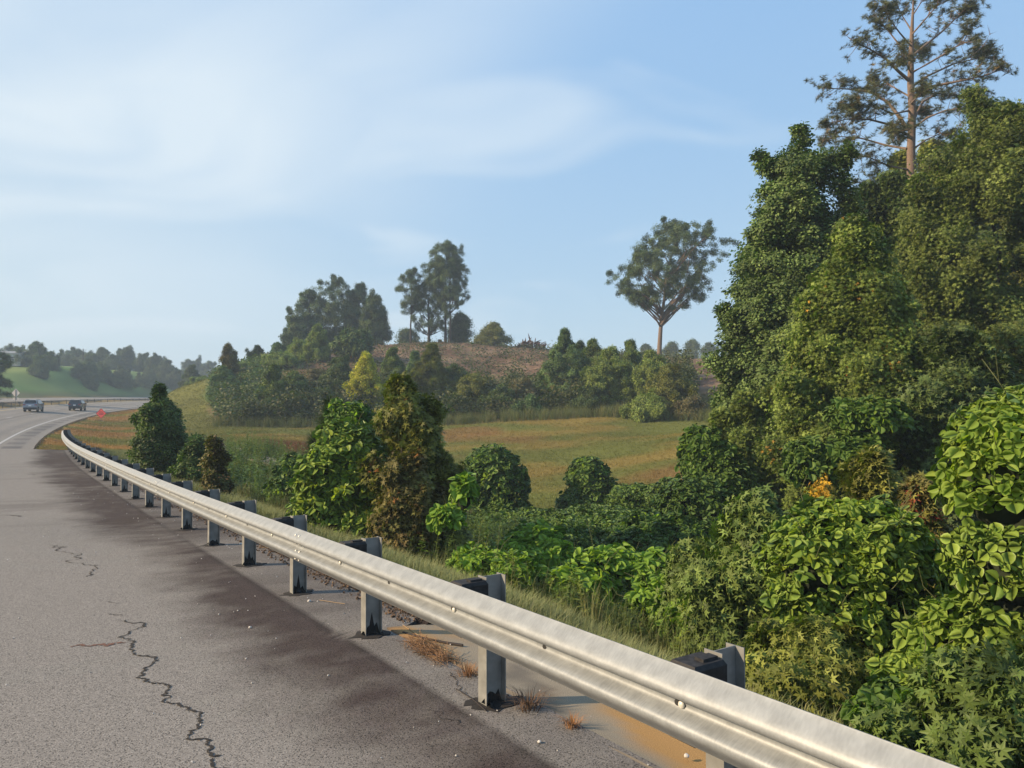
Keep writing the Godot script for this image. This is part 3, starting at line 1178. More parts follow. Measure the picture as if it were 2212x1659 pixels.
func build_guardrail() -> void:
	var gal := mat("galvanized", Color(0.345, 0.365, 0.37), 0.52, 0.25, 0.5)
	# zinc spangle and the faint vertical marks of rolling
	var im := Image.create(1024, 128, false, Image.FORMAT_L8)
	var nz := FastNoiseLite.new()
	nz.seed = 3
	nz.frequency = 0.02
	nz.fractal_octaves = 4
	for y in 128:
		for x in 1024:
			var v := 0.88 + 0.08 * nz.get_noise_2d(x * 0.7, y * 2.0) + 0.05 * nz.get_noise_2d(x * 6.0 + 900.0, y * 6.0)
			var t := y / 127.0
			# rolling marks across the beam in the trough and on the lower slope
			var band := exp(-pow((t - 0.40) / 0.07, 2.0)) + 0.8 * exp(-pow((t - 0.66) / 0.10, 2.0))
			v += band * 0.10 * nz.get_noise_2d(x * 9.0, y * 0.5 + 300.0)
			im.set_pixel(x, y, Color(v, v, v))
	gal.albedo_texture = ImageTexture.create_from_image(im)
	var post_m := mat("post_steel", Color(0.30, 0.30, 0.28), 0.6, 0.15, 0.4)
	post_m.albedo_texture = noise_tex(0.02, 0.75, 1.0, 256, 4)
	tri(post_m, 1.5)
	var block_m := mat("blockout_composite", Color(0.045, 0.043, 0.043), 0.75, 0.0, 0.4)
	block_m.albedo_texture = noise_tex(0.03, 0.5, 1.0, 256, 5)
	tri(block_m, 3.0)
	var tar := mat("tar", Color(0.016, 0.014, 0.013), 0.7, 0.0, 0.4)
	var soil_m := mat("collar_dirt", Color(0.038, 0.031, 0.028), 0.95)
	soil_m.albedo_texture = noise_tex(0.2, 0.35, 1.0, 128, 4)
	tri(soil_m, 4.0)
	var bolt_m := mat("bolt_zinc", Color(0.62, 0.6, 0.53), 0.5, 0.3)
	var hole := mat("slot_dark", Color(0.02, 0.02, 0.02), 0.9)
	var root := thing("guardrail", "galvanized steel guardrail with a W-shaped beam along the shoulder", "guardrail")
	# posts
	var st := st_new()
	box(st, Vector3(0, 0.26, 0.072), Vector3(0.10, 1.12, 0.006))
	box(st, Vector3(0, 0.26, -0.072), Vector3(0.10, 1.12, 0.006))
	box(st, Vector3(0, 0.26, 0), Vector3(0.006, 1.12, 0.137))
	var post_mesh := done(st)
	st = st_new()
	# a blockout with worn top corners
	st.set_smooth_group(-1)
	var rows := []
	for y in [-0.145, 0.16, 0.18]:
		var i: float = 0.012 if y > 0.17 else 0.0
		rows.append([Vector3(-0.075 + i, y, -0.1 + i), Vector3(0.075 - i, y, -0.1 + i), Vector3(0.075 - i, y, 0.1 - i), Vector3(-0.075 + i, y, 0.1 - i), Vector3(-0.075 + i, y, -0.1 + i)])
	sheet(rows, st)
	quad(st, rows[2][0], rows[2][1], rows[2][2], rows[2][3])
	quad(st, rows[0][0], rows[0][1], rows[0][2], rows[0][3])
	box(st, Vector3(0.02, 0.186, -0.03), Vector3(0.05, 0.014, 0.09))
	var block_mesh := done(st)
	rng.seed = 77
	var flaps := []
	for v in 4:                                          # torn black sheeting at the foot
		st = st_new()
		st.set_smooth_group(-1)
		var p := []
		var n := 7
		for i in n:
			p.append(Vector3(0.006, (rf(0.06, 0.2) if i % 2 else rf(0.02, 0.09)) * sin((i + 0.5) / n * PI), lerpf(0.066, -0.066, i / (n - 1.0))))
		for i in n - 1:
			quad(st, Vector3(0.006, -0.06, p[i].z), Vector3(0.006, -0.06, p[i + 1].z), p[i + 1], p[i])
			quad(st, Vector3(0.02, -0.06, p[i].z), Vector3(0.03, -0.06, p[i + 1].z), p[i + 1], p[i])
		for i in 4:
			var c := Vector3(rf(0.02, 0.10), 0.0, rf(-0.09, 0.09))
			quad(st, c, c + Vector3(rf(-0.05, 0.05), 0.03, 0.05), c + Vector3(rf(-0.03, 0.0), rf(0.03, 0.07), 0.02), c + Vector3(-0.04, 0.004, -0.02))
		flaps.append(done(st))
	var collars := []
	for v in 3:
		st = st_new()
		st.set_smooth_group(-1)
		var ring := []
		for i in 18:
			var a := TAU * i / 18.0
			ring.append(Vector3(cos(a) * 0.13, 0.006, sin(a) * 0.17) * Vector3(rf(0.7, 1.35), 1, rf(0.7, 1.35)))
		for i in 18:
			for w in [Vector3(0, 0.012, 0), ring[i], ring[(i + 1) % 18], ring[i], ring[i] * 1.04 - Vector3(0, 0.012, 0), ring[(i + 1) % 18], ring[(i + 1) % 18], ring[i] * 1.04 - Vector3(0, 0.012, 0), ring[(i + 1) % 18] * 1.04 - Vector3(0, 0.012, 0)]:
				st.add_vertex(w)
		collars.append(done(st))
	var bm := bolt_mesh(0.017)
	var bs := bolt_mesh(0.013)
	var slot := slot_mesh(0.062, 0.026)
	var slot_s := slot_mesh(0.03, 0.022)
	for k in range(-3, 26):
		var f := rail_frame(k, RAIL_LAT - 0.2 - 0.075)
		var p := part(root, "post", post_mesh, post_m)
		p.transform = f
		p.rotate_object_local(Vector3.BACK, rf(-0.012, 0.012))
		var b := part(p, "blockout", block_mesh, block_m, Vector3(0, 0.625, 0.176))
		b.rotation = Vector3(0, 0, rf(-0.02, 0.02))
		part(p, "torn_sheeting", flaps[(k + 8) % 4], tar)
		part(p, "tar_collar", collars[(k + 9) % 3], soil_m)
	# beams lapped at the splices
	var spl := [-6.5, -2.5, 1.5, 5.5, 9.5, 13.5, 17.5, 21.5, 25.0]
	for i in spl.size() - 1:
		var m := part(root, "beam", beam(spl[i] - 0.08, spl[i + 1] + (0.08 if i < 7 else 0.0), 0.0035 * (i % 2)), gal)
		for k in range(ceili(spl[i]), floori(spl[i + 1]) + 1):
			var f := rail_frame(k)
			var b := part(m, "bolt", bm, bolt_m)
			b.transform = f * Transform3D(Basis.IDENTITY, Vector3(0.012, 0.634, 0.007 + 0.0035 * (i % 2)))
			var h := part(m, "slot", slot, hole)
			h.transform = f * Transform3D(Basis.IDENTITY, Vector3(0, 0.634, 0.0045 + 0.0035 * (i % 2)))
			var f2 := rail_frame(k + 0.5)
			if absf(k + 0.5 - spl[i + 1]) > 0.1:
				h = part(m, "slot", slot_s, hole)
				h.transform = f2 * Transform3D(Basis.IDENTITY, Vector3(0, 0.634, 0.0045 + 0.0035 * (i % 2)))
		if i > 0:
			for e in [[-0.05, 0.268, 0.05], [0.05, 0.268, 0.05], [-0.05, 0.19, 0.047], [0.05, 0.19, 0.047], [-0.05, 0.122, 0.047], [0.05, 0.122, 0.047], [-0.05, 0.044, 0.05], [0.05, 0.044, 0.05]]:
				var b := part(m, "splice_bolt", bs, bolt_m)
				var up: float = 0.8 if e[1] > 0.25 or (e[1] > 0.1 and e[1] < 0.15) else -0.8
				b.transform = rail_frame(spl[i]) * Transform3D(Basis(Vector3.RIGHT, -up), Vector3(e[0], 0.478 + e[1], e[2] + 0.003))

# ------------------------------------------------------------------ cars, signs, fence, buildings
func car(nm: String, label: String, s: float, lat: float, body: StandardMaterial3D, bright_trim: bool) -> void:
	var p := road_3d(s, lat)
	var root := thing(nm, label, "car", p, "cars driving away on the near carriageway", heading(s))
	root.scale = Vector3.ONE * 0.82
	# side outline, front towards -z: [z, y]
	var side := [[2.28, 0.42], [2.33, 0.70], [2.30, 0.98], [2.16, 1.14], [1.86, 1.56], [1.70, 1.67], [0.6, 1.72], [-0.35, 1.70], [-1.25, 1.18], [-2.05, 1.06], [-2.33, 0.85], [-2.36, 0.45], [-1.9, 0.30], [1.9, 0.30]]
	var wid := func(z: float, y: float) -> float:
		var w := 0.93 - 0.21 * ss(1.05, 1.72, y) - 0.06 * ss(0.55, 0.28, y)
		return w - 0.10 * ss(1.9, 2.4, absf(z))
	var st := st_new()
	st.set_smooth_group(-1)
	var poly := PackedVector2Array()
	for e in side: poly.append(Vector2(e[0], e[1]))
	var n := side.size()
	for i in n:
		var a = side[i]
		var b = side[(i + 1) % n]
		var wa: float = wid.call(a[0], a[1])
		var wb: float = wid.call(b[0], b[1])
		quad(st, Vector3(-wa, a[1], a[0]), Vector3(wa, a[1], a[0]), Vector3(wb, b[1], b[0]), Vector3(-wb, b[1], b[0]))
	var t := Geometry2D.triangulate_polygon(poly)
	for sg in [-1.0, 1.0]:
		for i in t:
			st.add_vertex(Vector3(sg * wid.call(poly[i].x, poly[i].y), poly[i].y, poly[i].x))
	part(root, "body", done(st), body)
	var glass := mat("car_glass", Color(0.012, 0.014, 0.017), 0.08, 0.0, 0.6)
	var black := mat("car_black", Color(0.015, 0.015, 0.016), 0.6)
	var red := mat("tail_red", Color(0.25, 0.015, 0.015), 0.25)
	var rim := mat("car_rim", Color(0.4, 0.4, 0.41), 0.35, 0.6)
	st = st_new()
	st.set_smooth_group(-1)
	quad(st, Vector3(-0.74, 1.17, 2.175), Vector3(0.74, 1.17, 2.175), Vector3(0.66, 1.55, 1.90), Vector3(-0.66, 1.55, 1.90))
	part(root, "rear_window", done(st), glass)
	st = st_new()
	st.set_smooth_group(-1)
	quad(st, Vector3(-0.75, 1.20, -1.26), Vector3(0.75, 1.20, -1.26), Vector3(0.66, 1.64, -0.49), Vector3(-0.66, 1.64, -0.49))
	part(root, "windscreen", done(st), glass)
	for sg in [-1.0, 1.0]:
		for e in [[[1.75, 1.14], [1.6, 1.52], [0.95, 1.6], [0.95, 1.14]], [[0.88, 1.14], [0.88, 1.6], [-0.05, 1.6], [-0.05, 1.14]], [[-0.12, 1.14], [-0.12, 1.6], [-0.32, 1.58], [-1.0, 1.16]]]:
			st = st_new()
			st.set_smooth_group(-1)
			var q := []
			for w in e: q.append(Vector3(sg * (wid.call(w[0], w[1]) + 0.012), w[1], w[0]))
			quad(st, q[0], q[1], q[2], q[3])
			part(root, "side_window", done(st), glass)
		st = st_new()
		box(st, Vector3(sg * 0.70, 0.98, 2.29), Vector3(0.34, 0.13, 0.1))
		part(root, "tail_light", done(st), red)
		st = st_new()
		box(st, Vector3(sg * 1.03, 1.16, -0.78), Vector3(0.2, 0.15, 0.1))
		part(root, "mirror", done(st), body)
		st = st_new()
		tube(st, [Vector3(sg * 0.6, 1.72, 1.5), Vector3(sg * 0.62, 1.76, 1.2), Vector3(sg * 0.62, 1.76, -0.1), Vector3(sg * 0.6, 1.71, -0.4)], [0.02, 0.02, 0.02, 0.02], 5)
		part(root, "roof_rail", done(st), black)
		for z in [1.42, -1.45]:
			st = st_new()
			var rows := []
			for e in [[0.0, 0.22], [0.3, 0.22], [0.36, 0.18], [0.36, -0.02], [0.3, -0.06], [0.0, -0.06]]:
				var row := []
				for i in 17:
					var a := TAU * (i % 16) / 16.0
					row.append(Vector3(sg * (0.70 + e[1]), cos(a) * e[0], sin(a) * e[0]))
				rows.append(row)
			st.set_smooth_group(-1)
			sheet(rows, st)
			var wh := part(root, "wheel", done(st), black, Vector3(0, 0.36, z))
			st = st_new()
			st.set_smooth_group(-1)
			rows = []
			for e in [[0.24, 0.232], [0.2, 0.225], [0.05, 0.245], [0.0, 0.245]]:
				var row := []
				for i in 17:
					var a := TAU * (i % 16) / 16.0
					row.append(Vector3(sg * (0.70 + e[1]), cos(a) * e[0], sin(a) * e[0]))
				rows.append(row)
			sheet(rows, st)
			part(wh, "rim", done(st), rim)
	st = st_new()
	box(st, Vector3(0, 0.46, 2.31), Vector3(1.62, 0.22, 0.12))
	part(root, "bumper", done(st), black)
	st = st_new()
	box(st, Vector3(0, 0.86, 2.335), Vector3(0.34, 0.16, 0.03))
	part(root, "number_plate", done(st), mat("plate_white", Color(0.7, 0.7, 0.68), 0.5))
	st = st_new()
	box(st, Vector3(0, 1.63, 1.86), Vector3(1.2, 0.04, 0.26))
	part(root, "spoiler", done(st), body)

func build_far_things() -> void:
	var silver := mat("car_silver", Color(0.23, 0.25, 0.28), 0.28, 0.55)
	var navy := mat("car_navy", Color(0.045, 0.055, 0.075), 0.25, 0.4)
	car("car", "silver grey estate car in the left lane, nearer of the two cars", 104.0, 4.6, silver, true)
	car("car", "dark blue sport utility car in the right lane, farther of the two", 114.5, 1.9, navy, false)
	# red-orange work sign on a low stand
	var sp := hit(218.0, 912.0)
	var c := at(218.0, 893.0, -sp.z)
	var root := thing("work_sign", "red orange diamond work sign on a low stand in the verge grass", "sign", Vector3(sp.x, sp.y, sp.z), "", 0.08)
	var cy := c.y - sp.y
	var sz := 15.6 * -sp.z / F
	var orange := mat("sign_orange", Color(0.92, 0.11, 0.10), 0.55)
	var dark := mat("sign_print", Color(0.10, 0.006, 0.008), 0.6)
	var st := st_new()
	box(st, Vector3.ZERO, Vector3(sz, sz, 0.012), Basis(Vector3.BACK, PI / 4))
	part(root, "panel", done(st), orange, Vector3(0, cy, 0))
	for k in 4:
		st = st_new()
		box(st, Vector3(0, sz * 0.484, 0.010), Vector3(sz, sz * 0.03, 0.004), Basis.IDENTITY)
		var e := part(root, "border", done(st), dark, Vector3(0, cy, 0))
		e.rotation.z = PI / 4 + k * PI / 2
	rng.seed = 8
	for row in [[0.20, 0.46], [0.03, 0.62], [-0.13, 0.60]]:
		st = st_new()
		var x: float = -row[1] * 0.5
		while x < row[1] * 0.5:
			var w := rf(0.035, 0.07)
			box(st, Vector3(x + w * 0.5, row[0] + rf(-0.008, 0.008), 0.010) * Vector3(sz, sz, 1.0), Vector3(w * sz, rf(0.05, 0.085) * sz, 0.004))
			x += w + 0.018
		part(root, "print_line", done(st), dark, Vector3(0, cy, 0), "stuff")
	st = st_new()
	tube(st, [Vector3(0, -0.1, -0.03), Vector3(0, cy - sz * 0.5, -0.03)], [0.02, 0.02], 5)
	tube(st, [Vector3(0, 0.2, -0.03), Vector3(0.5, 0, 0.3)], [0.015, 0.015], 4)
	tube(st, [Vector3(0, 0.2, -0.03), Vector3(-0.5, 0, 0.3)], [0.015, 0.015], 4)
	part(root, "stand", done(st), mat("dark_steel", Color(0.05, 0.05, 0.05), 0.6))
	# the back of a diamond sign beyond the median
	var d := 92.0
	var b := gpx(34.0, d)
	var p := at(35.0, 849.0, d)
	root = thing("road_sign", "back of a bare metal diamond sign with a small plate below", "sign", b, "", -0.1)
	var alu := mat("sign_back", Color(0.42, 0.41, 0.42), 0.5, 0.4)
	st = st_new()
	box(st, Vector3.ZERO, Vector3(0.76, 0.76, 0.006), Basis(Vector3.BACK, PI / 4))
	part(root, "diamond_panel", done(st), alu, Vector3(0, p.y - b.y, 0))
	st = st_new()
	box(st, Vector3.ZERO, Vector3(0.82, 0.27, 0.006))
	part(root, "small_plate", done(st), alu, Vector3(0, p.y - b.y - 0.70, 0))
	st = st_new()
	box(st, Vector3(0, (p.y - b.y + 0.35) * 0.5, 0.03), Vector3(0.05, p.y - b.y + 0.5, 0.04))
	part(root, "post", done(st), mat("sign_post_steel", Color(0.10, 0.105, 0.11), 0.6, 0.2))
	# cable barrier in the median
	root = thing("cable_barrier", "low steel cable barrier with thin posts along the median", "barrier")
	var steel := mat("barrier_steel", Color(0.13, 0.115, 0.10), 0.6, 0.2)
	st = st_new()
	box(st, Vector3(0, 0.36, 0), Vector3(0.09, 0.92, 0.06))
	var pmesh := done(st)
	var line := []
	for k in 52:
		var s := 52.0 + k * 3.6
		var q := road_pt(s, 10.0)
		var w := Vector3(q.x, ground(q.x, q.y), -q.y)
		part(root, "post", pmesh, steel, w).rotation.y = heading(s)
		line.append(w)
	for h in [0.5, 0.64, 0.78]:
		st = st_new()
		var pp := []
		var rr := []
		for w in line:
			pp.append(w + Vector3(0, h, 0))
			rr.append(0.012)
		tube(st, pp, rr, 4)
		part(root, "cable", done(st), steel)
	# white house on the field's crest
	d = 190.0
	b = gpx(8.0, d)
	root = thing("white_house", "white single-storey house with one window on the crest of the field", "house", b, "", 0.12)
	var white := mat("white_siding", Color(0.62, 0.64, 0.66), 0.7)
	white.albedo_texture = noise_tex(0.02, 0.85, 1.0, 128, 3)
	tri(white, 0.5)
	st = st_new()
	box(st, Vector3(0, 1.55, 0), Vector3(9.6, 3.1, 4.2))
	part(root, "wall", done(st), white)
	st = st_new()
	st.set_smooth_group(-1)
	var rows := []
	for e in [[-2.4, 2.95], [-2.4, 3.1], [0.0, 3.75], [2.4, 3.1], [2.4, 2.95]]:
		rows.append([Vector3(-5.1, e[1], e[0]), Vector3(5.1, e[1], e[0])])
	sheet(rows, st)
	for x in [-5.1, 5.1]:
		for e in [[Vector3(x, 2.95, -2.4), Vector3(x, 3.1, -2.4), Vector3(x, 3.75, 0)], [Vector3(x, 2.95, -2.4), Vector3(x, 3.75, 0), Vector3(x, 2.95, 2.4)], [Vector3(x, 3.75, 0), Vector3(x, 3.1, 2.4), Vector3(x, 2.95, 2.4)]]:
			for w in e: st.add_vertex(w)
	part(root, "roof", done(st), mat("roof_grey", Color(0.20, 0.22, 0.24), 0.7))
	for x in [2.9, -1.6]:
		st = st_new()
		box(st, Vector3(x, 1.75, 2.11), Vector3(0.95, 1.1, 0.05))
		var w := part(root, "window", done(st), mat("far_frame", Color(0.5, 0.5, 0.5), 0.6))
		for y in [1.49, 2.01]:
			st = st_new()
			box(st, Vector3(x, y, 2.145), Vector3(0.8, 0.45, 0.03))
			part(w, "pane", done(st), mat("car_glass", Color(0.012, 0.014, 0.017)))
	st = st_new()
	box(st, Vector3(2.0, 0.18, 2.14), Vector3(4.6, 0.45, 0.06))
	part(root, "skirting", done(st), mat("skirting", Color(0.5, 0.5, 0.5), 0.7))
	# shed
	d = 200.0
	b = gpx(112.0, d)
	root = thing("small_shed", "small shed with a pale grey roof beside the dark tree", "shed", b, "", 0.3)
	st = st_new()
	box(st, Vector3(0, 1.1, 0), Vector3(2.0, 2.2, 2.0))
	part(root, "wall", done(st), mat("shed_wall", Color(0.12, 0.12, 0.12), 0.8))
	st = st_new()
	st.set_smooth_group(-1)
	rows = []
	for e in [[-1.4, 2.1], [0.0, 3.2], [1.4, 2.1], [1.4, 2.0], [-1.4, 2.0]]:
		rows.append([Vector3(-1.5, e[1], e[0]), Vector3(1.5, e[1], e[0])])
	sheet(rows, st)
	part(root, "roof", done(st), mat("shed_roof", Color(0.36, 0.40, 0.42), 0.6))
	st = st_new()
	box(st, Vector3(-0.7, 1.3, 1.02), Vector3(0.5, 0.7, 0.05))
	part(root, "window", done(st), mat("far_frame", Color(0.5, 0.5, 0.5)))
	# utility pole
	b = gpx(178.0, 212.0)
	root = thing("utility_pole", "thin wooden utility pole among the far trees", "pole", b)
	st = st_new()
	tube(st, [Vector3(0, -0.3, 0), Vector3(0, 5.6, 0)], [0.13, 0.09], 6)
	part(root, "pole", done(st), M_bark)
	st = st_new()
	box(st, Vector3(0, 5.2, 0), Vector3(1.8, 0.1, 0.1))
	part(root, "crossarm", done(st), M_bark)
	# concrete lining of the ditch
	root = thing("ditch_lining", "pale concrete slabs lining the ditch below the meadow", "ditch lining")
	var cm := mat("ditch_concrete", Color(0.38, 0.34, 0.27), 0.9)
	cm.albedo_texture = noise_tex(0.05, 0.6, 1.0, 256, 4)
	tri(cm, 0.9)
	var path := [[400.0, 51.5], [470.0, 45.0], [530.0, 41.0], [590.0, 38.2], [640.0, 36.0]]
	for i in path.size() - 1:
		for j in 4:
			var t0 := j / 4.0 + 0.004
			var t1 := (j + 1) / 4.0 - 0.004
			var a := gpx(lerpf(path[i][0], path[i + 1][0], t0), lerpf(path[i][1], path[i + 1][1], t0))
			var e := gpx(lerpf(path[i][0], path[i + 1][0], t1), lerpf(path[i][1], path[i + 1][1], t1))
			var o := (e - a).cross(Vector3.UP).normalized() * 0.6
			st = st_new()
			st.set_smooth_group(-1)
			rows = []
			for w in [[-1.0, -0.1], [-1.0, 0.14], [-0.35, 0.05], [0.35, 0.05], [1.0, 0.14], [1.0, -0.1]]:
				rows.append([a + o * w[0] + Vector3(0, w[1], 0), e + o * w[0] + Vector3(0, w[1], 0)])
			sheet(rows, st)
			part(root, "concrete_slab", done(st), cm)

# ------------------------------------------------------------------ ground cover
func scatter_grass() -> void:
	rng.seed = 404
	var tuft := blade_tuft(8, 0.13, 0.30, 0.006, 51, 0.9)
	var fine := blade_tuft(16, 0.26, 0.22, 0.0028, 52, 0.8)
	var tall := blade_tuft(16, 1.05, 0.35, 0.006, 53, 0.55)
	var buf := PackedFloat32Array()
	var n := 60000
	buf.resize(n * 16)
	var k := 0
	while k < n:
		var d := 27.0 + 42.0 * pow(rng.randf(), 1.3)
		var x := rf(-26.0, 24.0)
		if absf(x + 2.0) > d * 0.62 + 2.0: continue
		var sl := road_sl(x, d)
		if sl.y > -6.5: continue
		var p := gp(x, d)
		var c := ground_color(x, d, p.y) * rf(0.8, 1.25)
		var s := rf(0.6, 1.25)
		var a := rf(0, TAU)
		put(buf, k, Vector3(cos(a), 0, sin(a)) * s, Vector3(0, s * rf(0.6, 1.2), 0), Vector3(-sin(a), 0, cos(a)) * s, p, c)
		k += 1
	multi(self, "meadow_grass", tuft, M_grass, buf, "short mown grass, golden and green, over the sloping meadow", "grass")
	# far verge beside the paving and the spur of the hill
	n = 34000
	buf = PackedFloat32Array()
	buf.resize(n * 16)
	k = 0
	while k < n:
		var s := 44.0 + 90.0 * pow(rng.randf(), 1.4)
		var lat := rf(-17.0, -1.6)
		if lat > edge_lat(s) - 0.1: continue
		var q := road_pt(s, lat)
		var p := gp(q.x, q.y)
		var c := ground_color(q.x, q.y, p.y) * rf(0.8, 1.25)
		var z := rf(0.7, 1.5)
		var a := rf(0, TAU)
		put(buf, k, Vector3(cos(a), 0, sin(a)) * z, Vector3(0, z, 0), Vector3(-sin(a), 0, cos(a)) * z, p, c)
		k += 1
	multi(self, "verge_grass", tuft, M_grass, buf, "brown and green roadside grass beyond the end of the guardrail", "grass")
	# soft grass just behind the curb
	n = 17000
	buf = PackedFloat32Array()
	buf.resize(n * 16)
	k = 0
	while k < n:
		var s := -1.0 + 46.0 * pow(rng.randf(), 1.25)
		var lat := -5.0 - 1.9 * rng.randf() * (0.75 + 0.5 * n1.get_noise_2d(s * 5.0, 3.0))
		if s < 5.5: lat -= 0.1
		var q := road_pt(s, lat)
		var p := gp(q.x, q.y, -0.01)
		var c := Color(0.17, 0.20, 0.075).lerp(Color(0.25, 0.235, 0.115), rng.randf() * rng.randf()) * rf(0.8, 1.2)
		var z := rf(0.6, 1.25)
		var a := rf(0, TAU)
		put(buf, k, Vector3(cos(a), 0, sin(a)) * z, Vector3(0, z, 0), Vector3(-sin(a), 0, cos(a)) * z, p, c)
		k += 1
	multi(self, "bank_grass", fine, M_grass, buf, "soft pale green grass along the top of the bank behind the guardrail", "grass")
	# tall seeding grass among the weeds, and along the foot of the scrub
	n = 5200
	buf = PackedFloat32Array()
	buf.resize(n * 16)
	k = 0
	while k < n:
		var p := Vector3.ZERO
		var z := rf(0.5, 1.1)
		if rng.randf() < 0.25:
			var s := -2.0 + 26.0 * rng.randf()
			var q := road_pt(s, rf(-9.0, -6.4))
			p = gp(q.x, q.y)
			z *= 0.7
		else:
			var x := rf(-26.0, 18.0)
			var d := 63.0 + 6.0 * rng.randf() - 0.08 * x - ss(6.0, 18.0, x) * 5.0
			p = gp(x, d)
			z *= 1.1
		var c := Color(0.10, 0.135, 0.04).lerp(Color(0.21, 0.18, 0.08), rng.randf() * rng.randf()) * rf(0.8, 1.2)
		var a := rf(0, TAU)
		put(buf, k, Vector3(cos(a), 0, sin(a)) * z, Vector3(0, z, 0), Vector3(-sin(a), 0, cos(a)) * z, p, c)
		k += 1
	multi(self, "tall_grass", tall, M_grass, buf, "tall seeding grass among the weeds of the bank and along the foot of the scrub", "grass")
	# leafy weeds on the bank
	for kind in 3:
		var wm := weed_mesh(kind, 60 + kind)
		n = [3600, 2600, 420][kind]
		buf = PackedFloat32Array()
		buf.resize(n * 16)
		k = 0
		while k < n:
			var s := -3.0 + 48.0 * pow(rng.randf(), 1.15)
			var lat := rf(-13.5, -6.5) - (0.8 if s < 4.0 else 0.0)
			if n1.get_noise_2d(s * 5.0 + kind * 90.0, lat * 8.0) < -0.12: continue
			var q := road_pt(s, lat)
			if q.y < 1.0: continue
			var p := gp(q.x, q.y, -0.03)
			var c := Color(0.075, 0.115, 0.025).lerp(Color(0.14, 0.20, 0.04), rng.randf())
			if kind == 2: c = Color(0.16, 0.19, 0.025)
			if kind == 1: c = Color(0.085, 0.145, 0.03).lerp(Color(0.15, 0.23, 0.04), rng.randf())
			c = c * rf(0.8, 1.2)
			var z := rf(0.5, 1.15) * (0.75 + 0.35 * ss(8.0, 20.0, s))
			var a := rf(0, TAU)
			put(buf, k, Vector3(cos(a), 0, sin(a)) * z, Vector3(rf(-0.2, 0.2), z, rf(-0.2, 0.2)), Vector3(-sin(a), 0, cos(a)) * z, p, c)
			k += 1
		multi(self, ["narrow_leaved_weeds", "leafy_weeds", "flowering_weeds"][kind], wm, M_leaf, buf, ["narrow-leaved green weeds crowding the bank below the guardrail", "broad-leaved green weeds on the bank", "weeds with yellowish plumes standing out of the bank"][kind], "weeds")
	# low scrub over the spur and under the shrubs of the hill
	n = 17000
	buf = PackedFloat32Array()
	buf.resize(n * 16)
	k = 0
	while k < n:
		var d := rf(66.0, 118.0)
		var x := rf(-62.0, 26.0)
		if road_sl(x, d).y > -15.0: continue
		var p := gp(x, d)
		if x > -30.0 and d > 82.0 + 6.0 * n1.get_noise_2d(x * 3.0, 5.0) and rng.randf() > 0.07: continue
		if d > 84.0 and rng.randf() < 0.4: continue
		if x > 0.235 * d: continue
		var dry := ss(-34.0, -22.0, x)
		var z := rf(0.5, 1.5)
		var b := basis_for((Vector3.UP + rdir() * 0.7).normalized(), z)
		var c := Color(0.11, 0.165, 0.04).lerp(Color(0.075, 0.095, 0.03), dry).lerp(Color(0.12, 0.10, 0.045), rng.randf() * rng.randf()) * rf(0.75, 1.25)
		put(buf, k, b.x, b.y, b.z, p + Vector3(0, z * rf(0.1, 0.45) + (rf(0.0, 2.2) * maxf(0.0, 0.35 + 1.6 * n1.get_noise_2d(x * 12.0, d * 6.0)) if d < 82.0 else 0.0), 0), c)
		k += 1
	multi(self, "hill_scrub", SP.oval_fine, M_leaf, buf, "low green scrub over the flank of the hill", "scrub")
	# felled branches and chips on the clearing
	var st := st_new()
	tube(st, [Vector3(-0.5, 0, 0), Vector3(0.05, 0.06, 0.02), Vector3(0.5, 0, 0)], [0.03, 0.025, 0.012], 4)
	var stick := done(st)
	n = 15000
	buf = PackedFloat32Array()
	buf.resize(n * 16)
	k = 0
	while k < n:
		var d := rf(78.0, 135.0)
		var x := rf(-26.0, 42.0)
		var p := gp(x, d, 0.06)
		if n1.get_noise_2d(x * 4.0, d * 5.0) < -0.15: continue
		var z := rf(0.2, 0.95) * (1.0 if rng.randf() < 0.95 else 1.8)
		var a := rf(0, TAU)
		var b := Basis(Vector3.UP, a) * Basis(Vector3.BACK, rf(-0.2, 0.25))
		var c := Color(0.22, 0.14, 0.09).lerp(Color(0.46, 0.33, 0.22), rng.randf() * rng.randf()) if rng.randf() < 0.7 else Color(0.10, 0.06, 0.04)
		put(buf, k, b.x * z, b.y * z * 0.9, b.z * z * 0.9, p, c)
		k += 1
	multi(self, "felled_branches", stick, M_wood, buf, "felled branches and wood chips strewn over the brown clearing", "brushwood")
	# pale grit on the asphalt
	st = st_new()
	box(st, Vector3.ZERO, Vector3(0.012, 0.008, 0.010), Basis(Vector3(0.4, 0.6, 0.7).normalized(), 0.7))
	var grit := done(st)
	n = 300
	buf = PackedFloat32Array()
	buf.resize(n * 16)
	for i in n:
		var s := -2.0 + 24.0 * rng.randf()
		var lat := -3.75 + 3.6 * pow(rng.randf(), 2.2)
		var p := road_3d(s, lat, 0.004)
		var z := rf(0.3, 0.9) * (1.0 + s * 0.02)
		var b := basis_for(rdir(), z)
		put(buf, i, b.x, b.y, b.z, p, Color(0.55, 0.53, 0.50) * rf(0.6, 1.1))
	multi(self, "grit", grit, M_wood, buf, "pale grit scattered over the dark edge of the asphalt", "grit")
	# crumbs of earth and dead grass in the gutter behind the posts
	n = 2600
	buf = PackedFloat32Array()
	buf.resize(n * 16)
	for i in n:
		var s := 6.2 + 26.0 * pow(rng.randf(), 1.4)
		var lat := rf(-4.3, -3.72)
		var p := road_3d(s, lat, 0.012)
		var z := rf(0.5, 2.4)
		var b := basis_for(rdir(), z)
		put(buf, i, b.x, b.y, b.z, p, Color(0.07, 0.05, 0.04).lerp(Color(0.20, 0.12, 0.06), rng.randf() * rng.randf()))
	multi(self, "gutter_soil", grit, M_wood, buf, "crumbs of earth along the foot of the asphalt curb", "soil")
